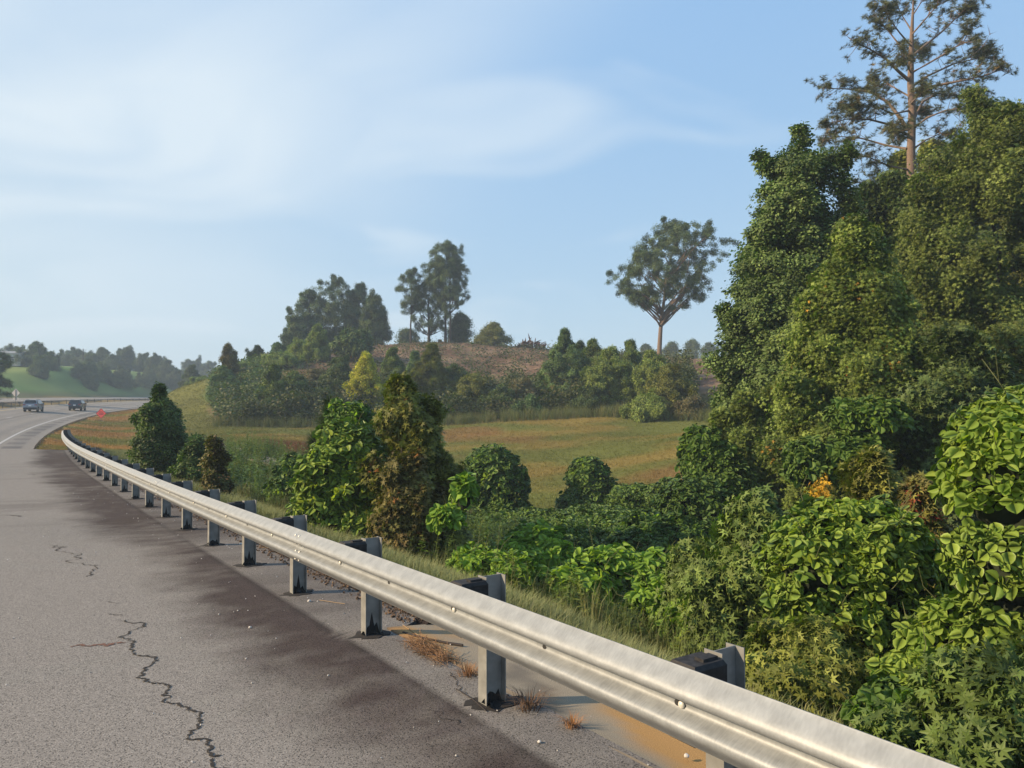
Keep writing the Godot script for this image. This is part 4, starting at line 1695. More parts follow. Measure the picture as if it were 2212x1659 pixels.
	var straw := blade_tuft(22, 0.10, 0.30, 0.0025, 55, 2.6)
	n = 220
	buf = PackedFloat32Array()
	buf.resize(n * 16)
	k = 0
	while k < n:
		var s := 6.4 + 24.0 * rng.randf()
		if n2.get_noise_2d(s * 6.0, 2.0) < 0.05: continue
		var p := road_3d(s, rf(-4.25, -3.9), 0.01)
		var a := rf(0, TAU)
		put(buf, k, Vector3(cos(a), 0, sin(a)), Vector3(0, 0.6, 0), Vector3(-sin(a), 0, cos(a)), p, Color(0.34, 0.19, 0.08) * rf(0.7, 1.2))
		k += 1
	multi(self, "dead_grass", straw, M_grass, buf, "dead straw-coloured grass caught along the asphalt curb", "dead grass")

func dry_tuft(px: float, py: float, label: String, s: float, n: int, h: float, col: Color, sd: int) -> void:
	var q := on_road(px, py)
	var p := road_3d(q.x, q.y, 0.0)
	var root := thing("dry_grass_tuft", label, "grass tuft", p, "dead grass tufts by the guardrail posts")
	var m := mat("dry tuft %d" % sd, col, 0.9)
	part(root, "blades", blade_tuft(n, h, s, 0.0022, sd, 1.4), m, Vector3.ZERO, "stuff")

func small_litter() -> void:
	dry_tuft(1010, 1458, "round reddish brown dead grass tuft left of the post with the most orange stain", 0.14, 120, 0.09, Color(0.24, 0.125, 0.055), 91)
	dry_tuft(1142, 1530, "dark dead grass tuft with standing blades just right of a post foot", 0.18, 150, 0.13, Color(0.14, 0.085, 0.05), 92)
	dry_tuft(1236, 1570, "small orange-brown dead grass tuft on the gutter edge, nearest the viewer", 0.10, 100, 0.075, Color(0.30, 0.15, 0.06), 93)
	# a raft of washed-up straw and sticks
	rng.seed = 17
	var q := on_road(925, 1410)
	var root := thing("straw_heap", "flat heap of washed-up brown straw and sticks on the gutter edge", "straw", road_3d(q.x, q.y, 0.01))
	var st := st_new()
	var h := heading(q.x)
	var ax := Vector3(sin(h), 0, cos(h))
	var side := Vector3(cos(h), 0, -sin(h))
	for i in 260:
		var c := ax * rf(-0.30, 0.34) + side * rf(-0.09, 0.09) + Vector3(0, rf(0.0, 0.05), 0)
		var d := (ax * rf(0.3, 1.0) + side * rf(-0.6, 0.6) + Vector3(0, rf(-0.2, 0.2), 0)).normalized() * rf(0.03, 0.13)
		tube(st, [c - d, c + d], [0.0022, 0.0012], 3)
	part(root, "straw", done(st), mat("straw_brown", Color(0.20, 0.115, 0.06), 0.9), Vector3.ZERO, "stuff")
	# dead stalks lying about
	var m_pale := mat("stalk_pale", Color(0.36, 0.25, 0.13), 0.9)
	var m_dark := mat("stalk_dark", Color(0.035, 0.028, 0.025), 0.9)
	var k := 0
	for e in [[[[870, 1352], [920, 1385], [975, 1412]], m_pale, "pale bent dead stalk beside the washed-up straw"], [[[870, 1368], [910, 1380], [960, 1390], [1000, 1396]], m_dark, "thick black strip of rubber lying in the gutter"], [[[905, 1412], [950, 1425], [985, 1428]], m_pale, "straight pale stalk under the straw heap"],
			[[[690, 1298], [730, 1304], [745, 1306]], m_pale, "thin pale twig behind a guardrail post on the bare soil"], [[[985, 1490], [1020, 1512], [1050, 1538]], m_dark, "thin dark wire curling towards a post foot"], [[[560, 1184], [585, 1185]], m_pale, "short twig on the dark band of asphalt"]]:
		st = st_new()
		var pts := []
		var rr := []
		for p in e[0]:
			var o := on_road(p[0], p[1])
			pts.append(road_3d(o.x, o.y, 0.008))
			rr.append(0.011 if k == 1 else 0.0032)
		tube(st, pts, rr, 4)
		tag(part(self, numbered("dead_stalk" if k != 1 else "rubber_strip"), done(st), e[1]), e[2], "stalk" if k != 1 else "rubber strip")
		k += 1
	# single pale stones
	k = 0
	for e in [[1483, 1636, 0.016, "pale pebble on the dark asphalt nearest the concrete gutter"], [1165, 1605, 0.012, "small white pebble on the light strip of asphalt"], [520, 1176, 0.022, "white stone at the edge of the dark band, far up the shoulder"], [668, 1300, 0.02, "pale crumpled scrap of litter at a post foot"], [540, 1357, 0.014, "white pebble on the dark band below the middle posts"]]:
		st = st_new()
		st.set_smooth_group(0)
		var rows := []
		for j in 6:
			var row := []
			var v := PI * j / 5.0
			for i in 9:
				var u := TAU * (i % 8) / 8.0
				var dr := Vector3(sin(v) * cos(u), cos(v) * 0.7, sin(v) * sin(u))
				row.append(dr * e[2] * (1.0 + 0.4 * n1.get_noise_3dv(dr * 70.0 + Vector3(k * 50.0, 0, 0))))
			rows.append(row)
		sheet(rows, st)
		var o := on_road(e[0], e[1])
		tag(part(self, numbered("pebble"), done(st), mat("pebble_white", Color(0.5, 0.47, 0.43), 0.9), road_3d(o.x, o.y, 0.008)), e[3], "pebble")
		k += 1

# ------------------------------------------------------------------ the tall pine
func pine() -> void:
	var d := 36.0
	rng.seed = 4242
	var base := gpx(1968.0, d, -0.1)
	var root := thing("pine_tree", "tall pine with a bare reddish trunk rising above the broadleaf trees", "tree", base)
	var bark := mat("pine_bark", Color(0.33, 0.235, 0.18), 0.95)
	bark.albedo_texture = noise_tex(0.06, 0.5, 1.0, 256, 4, FastNoiseLite.TYPE_CELLULAR)
	tri(bark, 1.6)
	var P := func(x: float, y: float, dz: float) -> Vector3:   # picture row and column of the first close-up to the pine's own frame
		return at(1592.5 + x * 0.3735, y * 0.3735, d - dz) - base
	var tr := [Vector3(0, 0, 0), P.call(1000, 1500, 0), P.call(1010, 1260, 0), P.call(1005, 860, 0), P.call(1012, 640, 0), P.call(1002, 480, 0), P.call(1006, 300, 0), P.call(1010, 180, 0), P.call(1016, 60, 0), P.call(1020, -50, 0)]
	var st := st_new()
	tube(st, tr, [0.30, 0.24, 0.225, 0.19, 0.17, 0.15, 0.115, 0.085, 0.05, 0.015], 9)
	part(root, "trunk", done(st), bark)
	var tufts := []
	var br := [
		[[985, 750, 0], [930, 665, -0.3], [870, 590, -0.8], [770, 530, -1.0], [640, 515, -1.2], [490, 510, -1.4], 0.10],
		[[998, 470, 0], [930, 410, 0.4], [860, 340, 0.8], [760, 280, 1.0], [660, 230, 1.2], 0.085],
		[[985, 780, 0], [880, 720, 0.8], [760, 690, 1.4], [620, 690, 1.8], [530, 730, 2.0], 0.07],
		[[980, 860, 0], [860, 840, -0.8], [720, 800, -1.2], [600, 790, -1.4], [490, 810, -1.6], 0.06],
		[[990, 640, 0], [900, 660, 1.2], [800, 610, 1.8], [690, 610, 2.2], [640, 640, 2.3], 0.05],
		[[1000, 560, 0], [930, 520, -1.0], [850, 470, -1.5], [760, 460, -1.8], 0.05],
		[[975, 1110, 0], [940, 1060, 0.3], [890, 1040, 0.6], [760, 1050, 1.0], [600, 1070, 1.3], 0.075],
		[[985, 980, 0], [880, 960, 0.9], [740, 900, 1.3], [600, 930, 1.6], 0.05],
		[[1005, 340, 0], [930, 250, -0.8], [860, 160, -1.0], [790, 90, -1.2], 0.055],
		[[1008, 270, 0], [940, 190, 0.8], [880, 110, 1.2], [850, 40, 1.4], 0.045],
		[[1010, 180, 0], [960, 100, -0.5], [920, 20, -0.6], 0.04],
		[[1014, 90, 0], [1060, 20, 0.4], [1110, -40, 0.5], 0.035],
		[[1010, 200, 0], [1080, 120, 0.9], [1150, 40, 1.2], [1190, -20, 1.3], 0.045],
		[[1008, 330, 0], [1090, 260, -0.8], [1200, 170, -1.3], [1290, 80, -1.6], [1350, 40, -1.7], 0.07],
		[[1010, 420, 0], [1100, 370, 0.8], [1220, 300, 1.2], [1310, 240, 1.5], [1340, 180, 1.6], 0.06],
		[[1012, 500, 0], [1100, 440, -1.0], [1250, 370, -1.6], [1380, 340, -2.0], [1450, 310, -2.1], 0.065],
		[[1014, 560, 0], [1120, 500, 0.8], [1280, 470, 1.4], [1420, 440, 1.8], [1540, 400, 2.0], 0.075],
		[[1020, 700, 0], [1070, 590, -0.5], [1160, 540, -1.0], [1300, 560, -1.3], [1410, 570, -1.5], 0.065],
		[[1020, 740, 0], [1100, 680, 0.9], [1200, 640, 1.4], [1330, 620, 1.8], [1430, 620, 2.0], 0.06],
		[[1020, 860, 0], [1090, 810, -0.8], [1180, 770, -1.0], [1270, 780, -1.1], 0.05],
		[[1025, 1030, 0], [1100, 980, 0.8], [1180, 950, 1.1], [1240, 960, 1.2], 0.06],
		[[1025, 1060, 0], [1080, 1040, -0.8], [1150, 1020, -1.1], 0.04],
		[[1005, 800, 0], [960, 790, 2.0], [900, 760, 3.2], 0.05],
		[[1005, 600, 0], [1040, 560, 2.0], [1090, 520, 3.0], 0.05],
		[[1005, 420, 0], [980, 370, 1.6], [950, 320, 2.6], 0.045],
		[[1005, 700, 0], [1040, 660, -2.0], [1080, 640, -3.2], 0.05],
		[[1005, 380, 0], [1040, 330, -1.6], [1080, 290, -2.4], 0.04],
		[[985, 1180, 0], [860, 1190, 0.9], [740, 1200, 1.4], [620, 1180, 1.8], 0.045],
	]
	var tw := st_new()
	for b in br:
		var pts := []
		var rr := []
		var n: int = b.size() - 1
		for k in n:
			pts.append(P.call(b[k][0], b[k][1], b[k][2] * 1.15))
			rr.append(b[n] * (1.0 - 0.85 * k / (n - 1.0)))
		var one := st_new()
		tube(one, pts, rr, 6)
		part(root, "limb", done(one), bark)
		var total := 0.0
		for k in n - 1: total += pts[k].distance_to(pts[k + 1])
		var twigs := int(total * 9.0)
		for i in twigs:
			var t := 0.38 + 0.62 * pow(rng.randf(), 0.8)
			var f := t * (n - 1)
			var k := mini(int(f), n - 2)
			var o: Vector3 = pts[k].lerp(pts[k + 1], f - k)
			var dir: Vector3 = (pts[k + 1] - pts[k]).normalized()
			var out := (dir * 0.6 + rdir() * Vector3(0.9, 0.85, 0.9) + Vector3.UP * 0.3).normalized() * rf(0.25, 1.25) * (1.15 - 0.5 * t)
			tube(tw, [o, o + out * 0.5 + Vector3(0, -0.03, 0), o + out], [0.016, 0.011, 0.005], 3)
			tufts.append([o + out, 0.2, (out.normalized() + Vector3.UP * 0.6).normalized()])
			if rng.randf() < 0.6: tufts.append([o + out * 0.65, 0.16, Vector3.UP])
	# a bare dead limb and dead twigs
	var dead := st_new()
	var dl := [P.call(1280, 360, -1.5), P.call(1360, 320, -1.6), P.call(1420, 270, -1.7), P.call(1460, 200, -1.7)]
	tube(dead, dl, [0.03, 0.025, 0.018, 0.006], 4)
	for i in 16:
		var o: Vector3 = dl[1 + i % 3] + rdir() * 0.05
		tube(dead, [o, o + Vector3(rf(-0.3, 0.3), rf(0.0, 0.5), rf(-0.3, 0.3))], [0.008, 0.003], 3)
	part(root, "dead_limb", done(dead), M_bark_pale)
	part(root, "twigs", done(tw), bark, Vector3.ZERO, "stuff")
	fill_clumps(root, "needles", tufts, 4, SP.needle, M_needle, 0.30, [Color(0.062, 0.076, 0.034), Color(0.115, 0.125, 0.055), Color(0.17, 0.12, 0.05), 0.05], 0.9)

# ------------------------------------------------------------------ hedge-like rows and single trees
func build_hill_trees() -> void:
	var far := {"mesh": SP.oval_fine, "size": 0.8, "cr": 1.2, "per": 30, "clumps": 90, "limbs": 12, "trunk": 0.22, "pal": PAL.far}
	# the dark clump on the hill
	var g := "dark trees of the clump on the hilltop"
	for e in [[722, 128, 601, [[0.12, 40], [0.4, 62], [0.7, 60], [0.88, 42], [1, 10]], "tallest dark tree, in the middle of the hilltop clump"], [668, 126, 628, [[0.06, 34], [0.4, 46], [0.75, 38], [1, 8]], "dark tree on the outer side of the hilltop clump, towards the road"], [775, 130, 615, [[0.1, 30], [0.5, 36], [0.8, 28], [1, 7]], "narrow dark tree with two tops in the hilltop clump"], [808, 124, 640, [[0.05, 26], [0.4, 32], [0.7, 27], [1, 9]], "dark tree of the hilltop clump next to the brown clearing"], [645, 122, 684, [[0.03, 24], [0.5, 30], [1, 10]], "lowest dark tree of the hilltop clump, above the green spur"]]:
		var o := far.duplicate()
		o.clumps = 260
		o.cr = 0.62
		o.per = 14
		o.size = 0.6
		o.shoots = 30
		o.pal = PAL.hilltop
		o.group = g
		tree_px("hilltop_tree", e[4], "tree", e[0], e[1], e[2], e[3], o)
	# tall survivors on the clearing
	var tall := {"shoots": 20, "mesh": SP.oval_fine, "size": 0.5, "cr": 0.45, "per": 12, "clumps": 110, "limbs": 34, "trunk": 0.17, "pal": PAL.hilltop, "fork": 0.35, "limb_parts": true, "rise": 1.3}
	tree_px("tall_tree", "slim tall tree, first of the spared trees on the brown hilltop", "tree", 887, 122, 583, [[0.38, 12], [0.55, 26], [0.75, 34], [0.92, 24], [1, 8]], tall)
	var mid := tall.duplicate()
	mid.fork = 0.12; mid.rise = 0.9; mid.trunk = 0.24; mid.clumps = 120
	tree_px("spreading_tree", "lower spreading tree between the slim tree and the twin trunks", "tree", 926, 123, 606, [[0.2, 30], [0.4, 46], [0.7, 40], [0.9, 24], [1, 8]], mid)
	var twin := tall.duplicate()
	twin.clumps = 300; twin.trunk = 0.22; twin.cr = 0.5; twin.per = 13; twin.limbs = 40
	tree_px("tall_tree", "tallest hilltop tree with a full crown, left one of the twin trunks", "tree", 962, 122, 521, [[0.40, 16], [0.55, 38], [0.72, 48], [0.86, 40], [0.95, 27], [1, 12]], twin)
	var tw2 := tall.duplicate()
	tw2.clumps = 90; tw2.trunk = 0.2
	tree_px("tall_tree", "second twin trunk with a thinner crown reaching right on the hilltop", "tree", 972, 121, 560, [[0.32, 18], [0.55, 46], [0.68, 44], [1, 10]], tw2)
	var low := far.duplicate()
	low.clumps = 40
	tree_px("small_tree", "small low tree tucked behind the twin trunks", "tree", 993, 126, 683, [[0.1, 18], [0.5, 22], [1, 8]], low)
	tree_px("small_tree", "small round tree just over the crest beside the slim tree", "tree", 880, 150, 716, [[0.05, 24], [0.5, 28], [1, 12]], low)
	var dry := far.duplicate()
	dry.pal = PAL.olive; dry.clumps = 60; dry.size = 0.6; dry.cr = 0.8
	tree_px("shrub", "loose grey-green shrub on the hilltop next to the brush pile", "shrub", 1068, 120, 701, [[0.05, 40], [0.4, 42], [0.75, 24], [1, 6]], dry)
	# the lone oak
	var oak := {"mesh": SP.oval_fine, "size": 0.5, "cr": 0.42, "per": 11, "hollow": 0.66, "clumps": 470, "limbs": 46, "trunk": 0.34, "pal": PAL.hilltop, "fork": 0.16, "limb_parts": true, "rise": 0.85, "arch": 0.05, "trunk_top": 0.85, "lean": Vector3(0.15, 0, 0), "bark": M_bark_pale, "flat": 0.6, "voids": -0.13, "shoots": 110, "ragged": 0.5}
	tree_px("oak_tree", "lone oak with a broad domed crown and pale bare limbs", "tree", 1425, 92, 481, [[0.40, 30], [0.46, 76], [0.56, 96], [0.72, 106], [0.86, 96], [0.95, 72], [1, 36]], oak)
	# brush pile
	var b := gpx(1146, 118)
	var root := thing("brush_pile", "heap of brown stumps and torn roots on the hilltop", "brush pile", b)
	rng.seed = 3
	var st := st_new()
	for i in 130:
		var c := Vector3(rf(-2.2, 2.2), 0, rf(-1.2, 1.2))
		c.y = rf(0.0, 1.5) * (1.0 - absf(c.x) / 2.6)
		var q := rdir() * rf(0.4, 1.3)
		q.y = absf(q.y) * 0.8
		tube(st, [c, c + q * 0.5, c + q], [rf(0.06, 0.18), 0.08, 0.02], 5)
	part(root, "roots", done(st), mat("stump_brown", Color(0.10, 0.055, 0.038), 0.95), Vector3.ZERO, "stuff")
	for e in [[950, 124, 0.5, "stump standing on the crest beside the twin trunks"], [808 + 12, 121, 0.35, "low stump at the near end of the clearing by the dark clump"], [1120, 104, 0.4, "stump on the brown slope below the brush pile"]]:
		st = st_new()
		tube(st, [Vector3(0, -0.2, 0), Vector3(0.02, e[2], 0), Vector3(0.02, e[2] + 0.02, 0)], [0.42, 0.3, 0.01], 8)
		tag(part(self, numbered("tree_stump"), done(st), mat("stump_brown", Color.BLACK), gpx(e[0], e[1])), e[3], "stump")
	# far trees to the right of the oak
	for e in [[1395, 190, 747, 30, "far hazy tree directly behind the oak's trunk on its near side"], [1452, 195, 742, 30, "far hazy tree just right of the oak's trunk"], [1497, 190, 737, 28, "highest far hazy tree between the oak and the big green tree"], [1532, 185, 744, 28, "far hazy tree touching the edge of the big green tree"], [1575, 190, 740, 32, "far hazy tree showing through the edge of the big green tree"]]:
		var o := far.duplicate()
		o.size = 1.0; o.cr = 1.5; o.clumps = 60
		tree_px("far_tree", e[4], "tree", e[0], e[1], e[2], [[0.02, e[3]], [0.5, e[3]], [0.8, e[3] * 0.7], [1, 6]], o)

func build_scrub_row() -> void:
	var o := {"mesh": SP.oval_fine, "size": 0.42, "cr": 0.36, "per": 16, "clumps": 190, "limbs": 10, "trunk": 0.06, "shoots": 44, "ragged": 0.6}
	var list := [
		[492, 88, 744, [[0.02, 26], [0.3, 26], [0.55, 16], [0.8, 13], [1, 3]], "brown", "spiky brownish young tree on the green spur nearest the road", "young_tree"],
		[484, 86, 800, [[0.02, 30], [0.5, 26], [1, 8]], "blue", "blue-green bush at the foot of the spiky young tree", "bush"],
		[592, 74, 795, [[0.02, 30], [0.4, 27], [0.7, 16], [1, 4]], "mid", "pale leafy sapling at the front of the scrub, left of the dark round bush", "sapling"],
		[634, 77, 812, [[0.02, 46], [0.5, 44], [0.85, 26], [1, 8]], "mid", "dark round bush behind the pale sapling", "bush"],
		[556, 80, 838, [[0.02, 34], [0.5, 30], [1, 10]], "light", "olive bush low on the spur", "bush"],
		[684, 80, 800, [[0.02, 40], [0.5, 36], [1, 12]], "drybrown", "brownish thin-leaved bush in the scrub below the hilltop clump", "bush"],
		[733, 79, 776, [[0.02, 34], [0.45, 36], [0.8, 22], [1, 8]], "dark", "dark bush immediately left of the yellow-green tree", "bush"],
		[700, 72, 848, [[0.02, 40], [0.5, 34], [1, 12]], "dark", "low dark bush at the edge of the meadow below the dry bush", "bush"],
		[789, 70, 764, [[0.10, 16], [0.22, 28], [0.42, 34], [0.62, 24], [0.80, 14], [0.93, 9], [1, 3]], "yellow", "bright yellow-green pear-shaped young tree in the scrub", "young_tree"],
		[788, 78, 840, [[0.02, 44], [0.5, 40], [1, 14]], "dark", "dark shrub around the foot of the yellow-green tree", "bush"],
		[846, 82, 757, [[0.02, 34], [0.35, 30], [0.7, 14], [1, 4]], "mid", "mid-green sapling with a light top on the slope right of the yellow-green tree", "sapling"],
		[858, 74, 812, [[0.02, 44], [0.5, 42], [1, 14]], "dark", "dark blue-green bush right of the yellow-green tree", "bush"],
		[896, 79, 762, [[0.02, 22], [0.5, 15], [1, 3]], "blue", "narrow blue-green young tree beside the olive conifer", "young_tree"],
		[932, 73, 746, [[0.03, 54], [0.25, 52], [0.5, 40], [0.75, 20], [1, 3]], "oliveneedle", "broad olive conifer in the middle of the scrub", "conifer"],
		[985, 76, 792, [[0.02, 36], [0.5, 36], [1, 12]], "dark", "dark bush right of the olive conifer", "bush"],
		[1022, 71, 812, [[0.02, 44], [0.5, 40], [1, 14]], "olive", "olive-dark low bush on the near edge of the clearing", "bush"],
		[1082, 69, 842, [[0.02, 46], [0.5, 40], [1, 12]], "dark", "low dark bush where the clearing dips to the meadow", "bush"],
		[1128, 71, 826, [[0.02, 44], [0.5, 38], [1, 12]], "drybrown", "thin brownish bush left of the tall pointed shrub", "bush"],
		[1140, 67, 870, [[0.02, 40], [0.5, 36], [1, 14]], "blue", "low blue-green bush at the meadow's upper edge", "bush"],
		[1222, 72, 716, [[0.02, 56], [0.35, 60], [0.6, 46], [0.8, 19], [0.93, 9], [1, 4]], "blue", "tall pointed shrub with a leafy spire right of the brown clearing", "shrub"],
		[1254, 78, 738, [[0.02, 30], [0.5, 20], [1, 2]], "dark", "small dark cedar tip behind the pointed shrub", "conifer"],
		[1282, 76, 737, [[0.02, 38], [0.5, 36], [0.8, 18], [1, 4]], "mid", "bush with a ragged top between the spire and the broad light bush", "bush"],
		[1322, 68, 752, [[0.02, 62], [0.4, 62], [0.75, 40], [1, 8]], "light", "broad light green bush in front of the oak, widest of the row", "bush"],
		[1278, 66, 838, [[0.02, 46], [0.5, 40], [1, 12]], "dark", "dark low bush at the foot of the broad light bush", "bush"],
		[1364, 71, 739, [[0.02, 42], [0.5, 36], [0.8, 14], [1, 4]], "mid", "bush with a thin leader just left of the oak's trunk", "bush"],
		[1412, 66, 768, [[0.02, 48], [0.5, 46], [0.8, 28], [1, 8]], "light", "rounded light bush covering the foot of the oak", "bush"],
		[1447, 62, 792, [[0.02, 48], [0.5, 44], [0.8, 26], [1, 8]], "olive", "olive bush at the right end of the row", "bush"],
		[1398, 61, 862, [[0.02, 50], [0.5, 42], [1, 14]], "light", "low yellowish bush at the meadow's edge under the oak", "bush"],
		[1492, 60, 872, [[0.02, 20], [0.5, 17], [1, 6]], "drybrown", "thin dry brush with bare stems between the row and the big green tree", "brush"],
		[652, 102, 738, [[0.02, 30], [0.5, 30], [1, 8]], "light", "light green bush on top of the spur below the dark clump", "bush"],
		[684, 100, 706, [[0.02, 30], [0.4, 27], [0.75, 16], [1, 5]], "light", "light green sapling standing against the dark clump", "sapling"],
		[764, 100, 724, [[0.35, 30], [0.6, 32], [0.85, 24], [1, 10]], "sumac", "dark feathery sumac beside the brown clearing", "sumac"],
		[556, 108, 752, [[0.1, 18], [0.5, 15], [1, 2]], "sparse", "sparse small pine on the skyline of the spur", "young_pine"],
		[598, 106, 742, [[0.05, 12], [0.5, 9], [1, 1]], "blue", "little conifer with a bare leader on the skyline of the spur", "young_pine"],
		[610, 98, 770, [[0.02, 46], [0.5, 38], [1, 14]], "light", "green scrub bush along the skyline of the spur", "bush"],
		[530, 98, 792, [[0.02, 40], [0.5, 32], [1, 12]], "light", "green scrub bush lower on the spur's skyline", "bush"],
		[440, 112, 820, [[0.02, 30], [0.5, 24], [1, 10]], "light", "green bush where the spur meets the highway", "bush"],
		[412, 150, 790, [[0.02, 22], [0.5, 22], [1, 8]], "far", "far bush showing beyond the end of the spur", "bush"],
	]
	for e in list:
		var q := o.duplicate()
		q.pal = PAL[{"oliveneedle": "olive", "sumac": "dark", "sparse": "pine", "far": "far"}.get(e[4], e[4])]
		if e[4] == "oliveneedle" or e[4] == "sparse":
			q.mesh = SP.needle
			q.size = 0.7
		if e[4] == "drybrown":
			q.per = 14
			q.limbs = 26
		if e[4] == "sumac":
			q.mesh = SP.narrow
			q.size = 0.8
			q.limbs = 16
		if e[4] == "sparse": q.per = 8; q.clumps = 30
		if e[4] == "yellow":
			q.clumps = 200
			q.ragged = 0.3
		tree_px(e[6], e[5], {"sumac": "shrub", "brush": "brush", "young_pine": "young pine", "young_tree": "young tree"}.get(e[6], e[6]), e[0], e[1], e[2], e[3], q)

func build_left_trees() -> void:
	var o := {"mesh": SP.oval_fine, "size": 0.75, "cr": 0.95, "per": 16, "clumps": 120, "limbs": 10, "trunk": 0.2, "pal": PAL.far, "ragged": 0.6, "shoots": 26}
	var list := [
		[76, 192, 744, [[0.02, 28], [0.4, 30], [0.7, 22], [0.9, 12], [1, 5]], "large dark tree beside the white house", "dark_tree"],
		[36, 222, 752, [[0.02, 28], [0.5, 30], [1, 12]], "paler tree behind the white house's roof", "far_tree"],
		[106, 190, 766, [[0.02, 16], [0.5, 15], [1, 4]], "ragged dark tree joined to the large dark tree's edge", "dark_tree"],
		[86, 178, 779, [[0.02, 14], [0.6, 13], [1, 6]], "low rounded reddish bush in front of the large dark tree", "bush"],
		[149, 245, 760, [[0.02, 24], [0.6, 20], [1, 6]], "far rounded tree just right of the small shed", "far_tree"],
		[167, 250, 756, [[0.02, 20], [0.6, 17], [1, 7]], "far tree with a knobbed top left of the utility pole", "far_tree"],
		[192, 240, 765, [[0.02, 26], [0.6, 22], [1, 8]], "far broad tree right of the utility pole", "far_tree"],
		[217, 246, 752, [[0.02, 26], [0.6, 20], [0.85, 13], [1, 4]], "highest far pine of the wood across the highway", "far_pine"],
		[240, 240, 772, [[0.02, 24], [0.6, 18], [1, 4]], "far dark cedar right of the highest pine", "far_tree"],
		[261, 250, 759, [[0.3, 10], [0.7, 11], [1, 4]], "slender far pine, first of a pair", "far_pine"],
		[277, 248, 758, [[0.1, 14], [0.7, 13], [1, 5]], "far pine, second of a pair on the ridge", "far_pine"],
		[308, 244, 768, [[0.02, 20], [0.7, 14], [1, 5]], "rounded far pine past the pair", "far_pine"],
		[334, 242, 770, [[0.02, 20], [0.7, 14], [1, 5]], "far pine above the bend of the highway", "far_pine"],
		[359, 240, 779, [[0.02, 18], [0.7, 13], [1, 5]], "lower far pine near the end of the ridge", "far_pine"],
		[378, 238, 800, [[0.02, 18], [0.6, 16], [1, 6]], "last dark tree at the low end of the ridge", "far_tree"],
		[406, 300, 778, [[0.02, 18], [0.7, 14], [1, 5]], "hazy pine in the gap of the valley", "far_pine"],
		[428, 305, 777, [[0.02, 16], [0.7, 13], [1, 5]], "hazy pine behind the end of the spur", "far_pine"],
		[450, 300, 781, [[0.02, 20], [0.7, 16], [1, 6]], "hazy broad tree half hidden by the spur", "far_tree"],
		[186, 166, 782, [[0.02, 34], [0.5, 30], [1, 10]], "large bush at the right end of the green field", "bush", 823],
		[214, 168, 790, [[0.02, 24], [0.5, 22], [1, 8]], "dark bush right of the large bush by the field", "bush", 824],
		[197, 152, 818, [[0.02, 11], [0.6, 10], [1, 3]], "small round bush on the cut slope, set apart", "bush", 845],
		[262, 200, 800, [[0.02, 34], [0.5, 28], [1, 8]], "broad dark thicket on the slope below the ridge pines", "thicket", 836],
		[318, 205, 808, [[0.02, 34], [0.5, 26], [1, 8]], "second dark thicket farther along the slope", "thicket", 838],
		[364, 212, 818, [[0.02, 24], [0.5, 20], [1, 8]], "last low thicket on the slope above the bend", "thicket", 836],
		[246, 165, 818, [[0.02, 9], [0.6, 8], [1, 3]], "tiny shrub on the grassy slope below the thicket", "bush", 838],
	]
	for e in list:
		var q := o.duplicate()
		if e[5] == "far_pine": q.pal = PAL.far
		if e[5] == "dark_tree": q.pal = PAL.hilltop
		if e[1] < 215: q.size = 0.7; q.cr = 0.8
		if e[5] == "bush": q.pal = PAL.hilltop
		if e.size() > 6:
			e[1] = -hit(e[0], e[6]).z
			q.size = 0.6
			q.cr = 0.8
		tree_px(e[5], e[4], "tree" if e[5] != "bush" and e[5] != "thicket" else e[5], e[0], e[1], e[2], e[3], q)
	# the drooping conifer at the frame's edge
	var q := o.duplicate()
	q.merge({"mesh": SP.needle, "size": 1.1, "cr": 0.7, "clumps": 90, "per": 20, "shoots": 0, "pal": PAL.hilltop, "flat": 0.35, "arch": 0.1}, true)
	tree_px("drooping_conifer", "dark drooping conifer at the very edge of the photograph above the field", "conifer", -30, 112, 738, [[0.05, 52], [0.3, 52], [0.45, 34], [0.6, 40], [0.8, 34], [1, 6]], q)

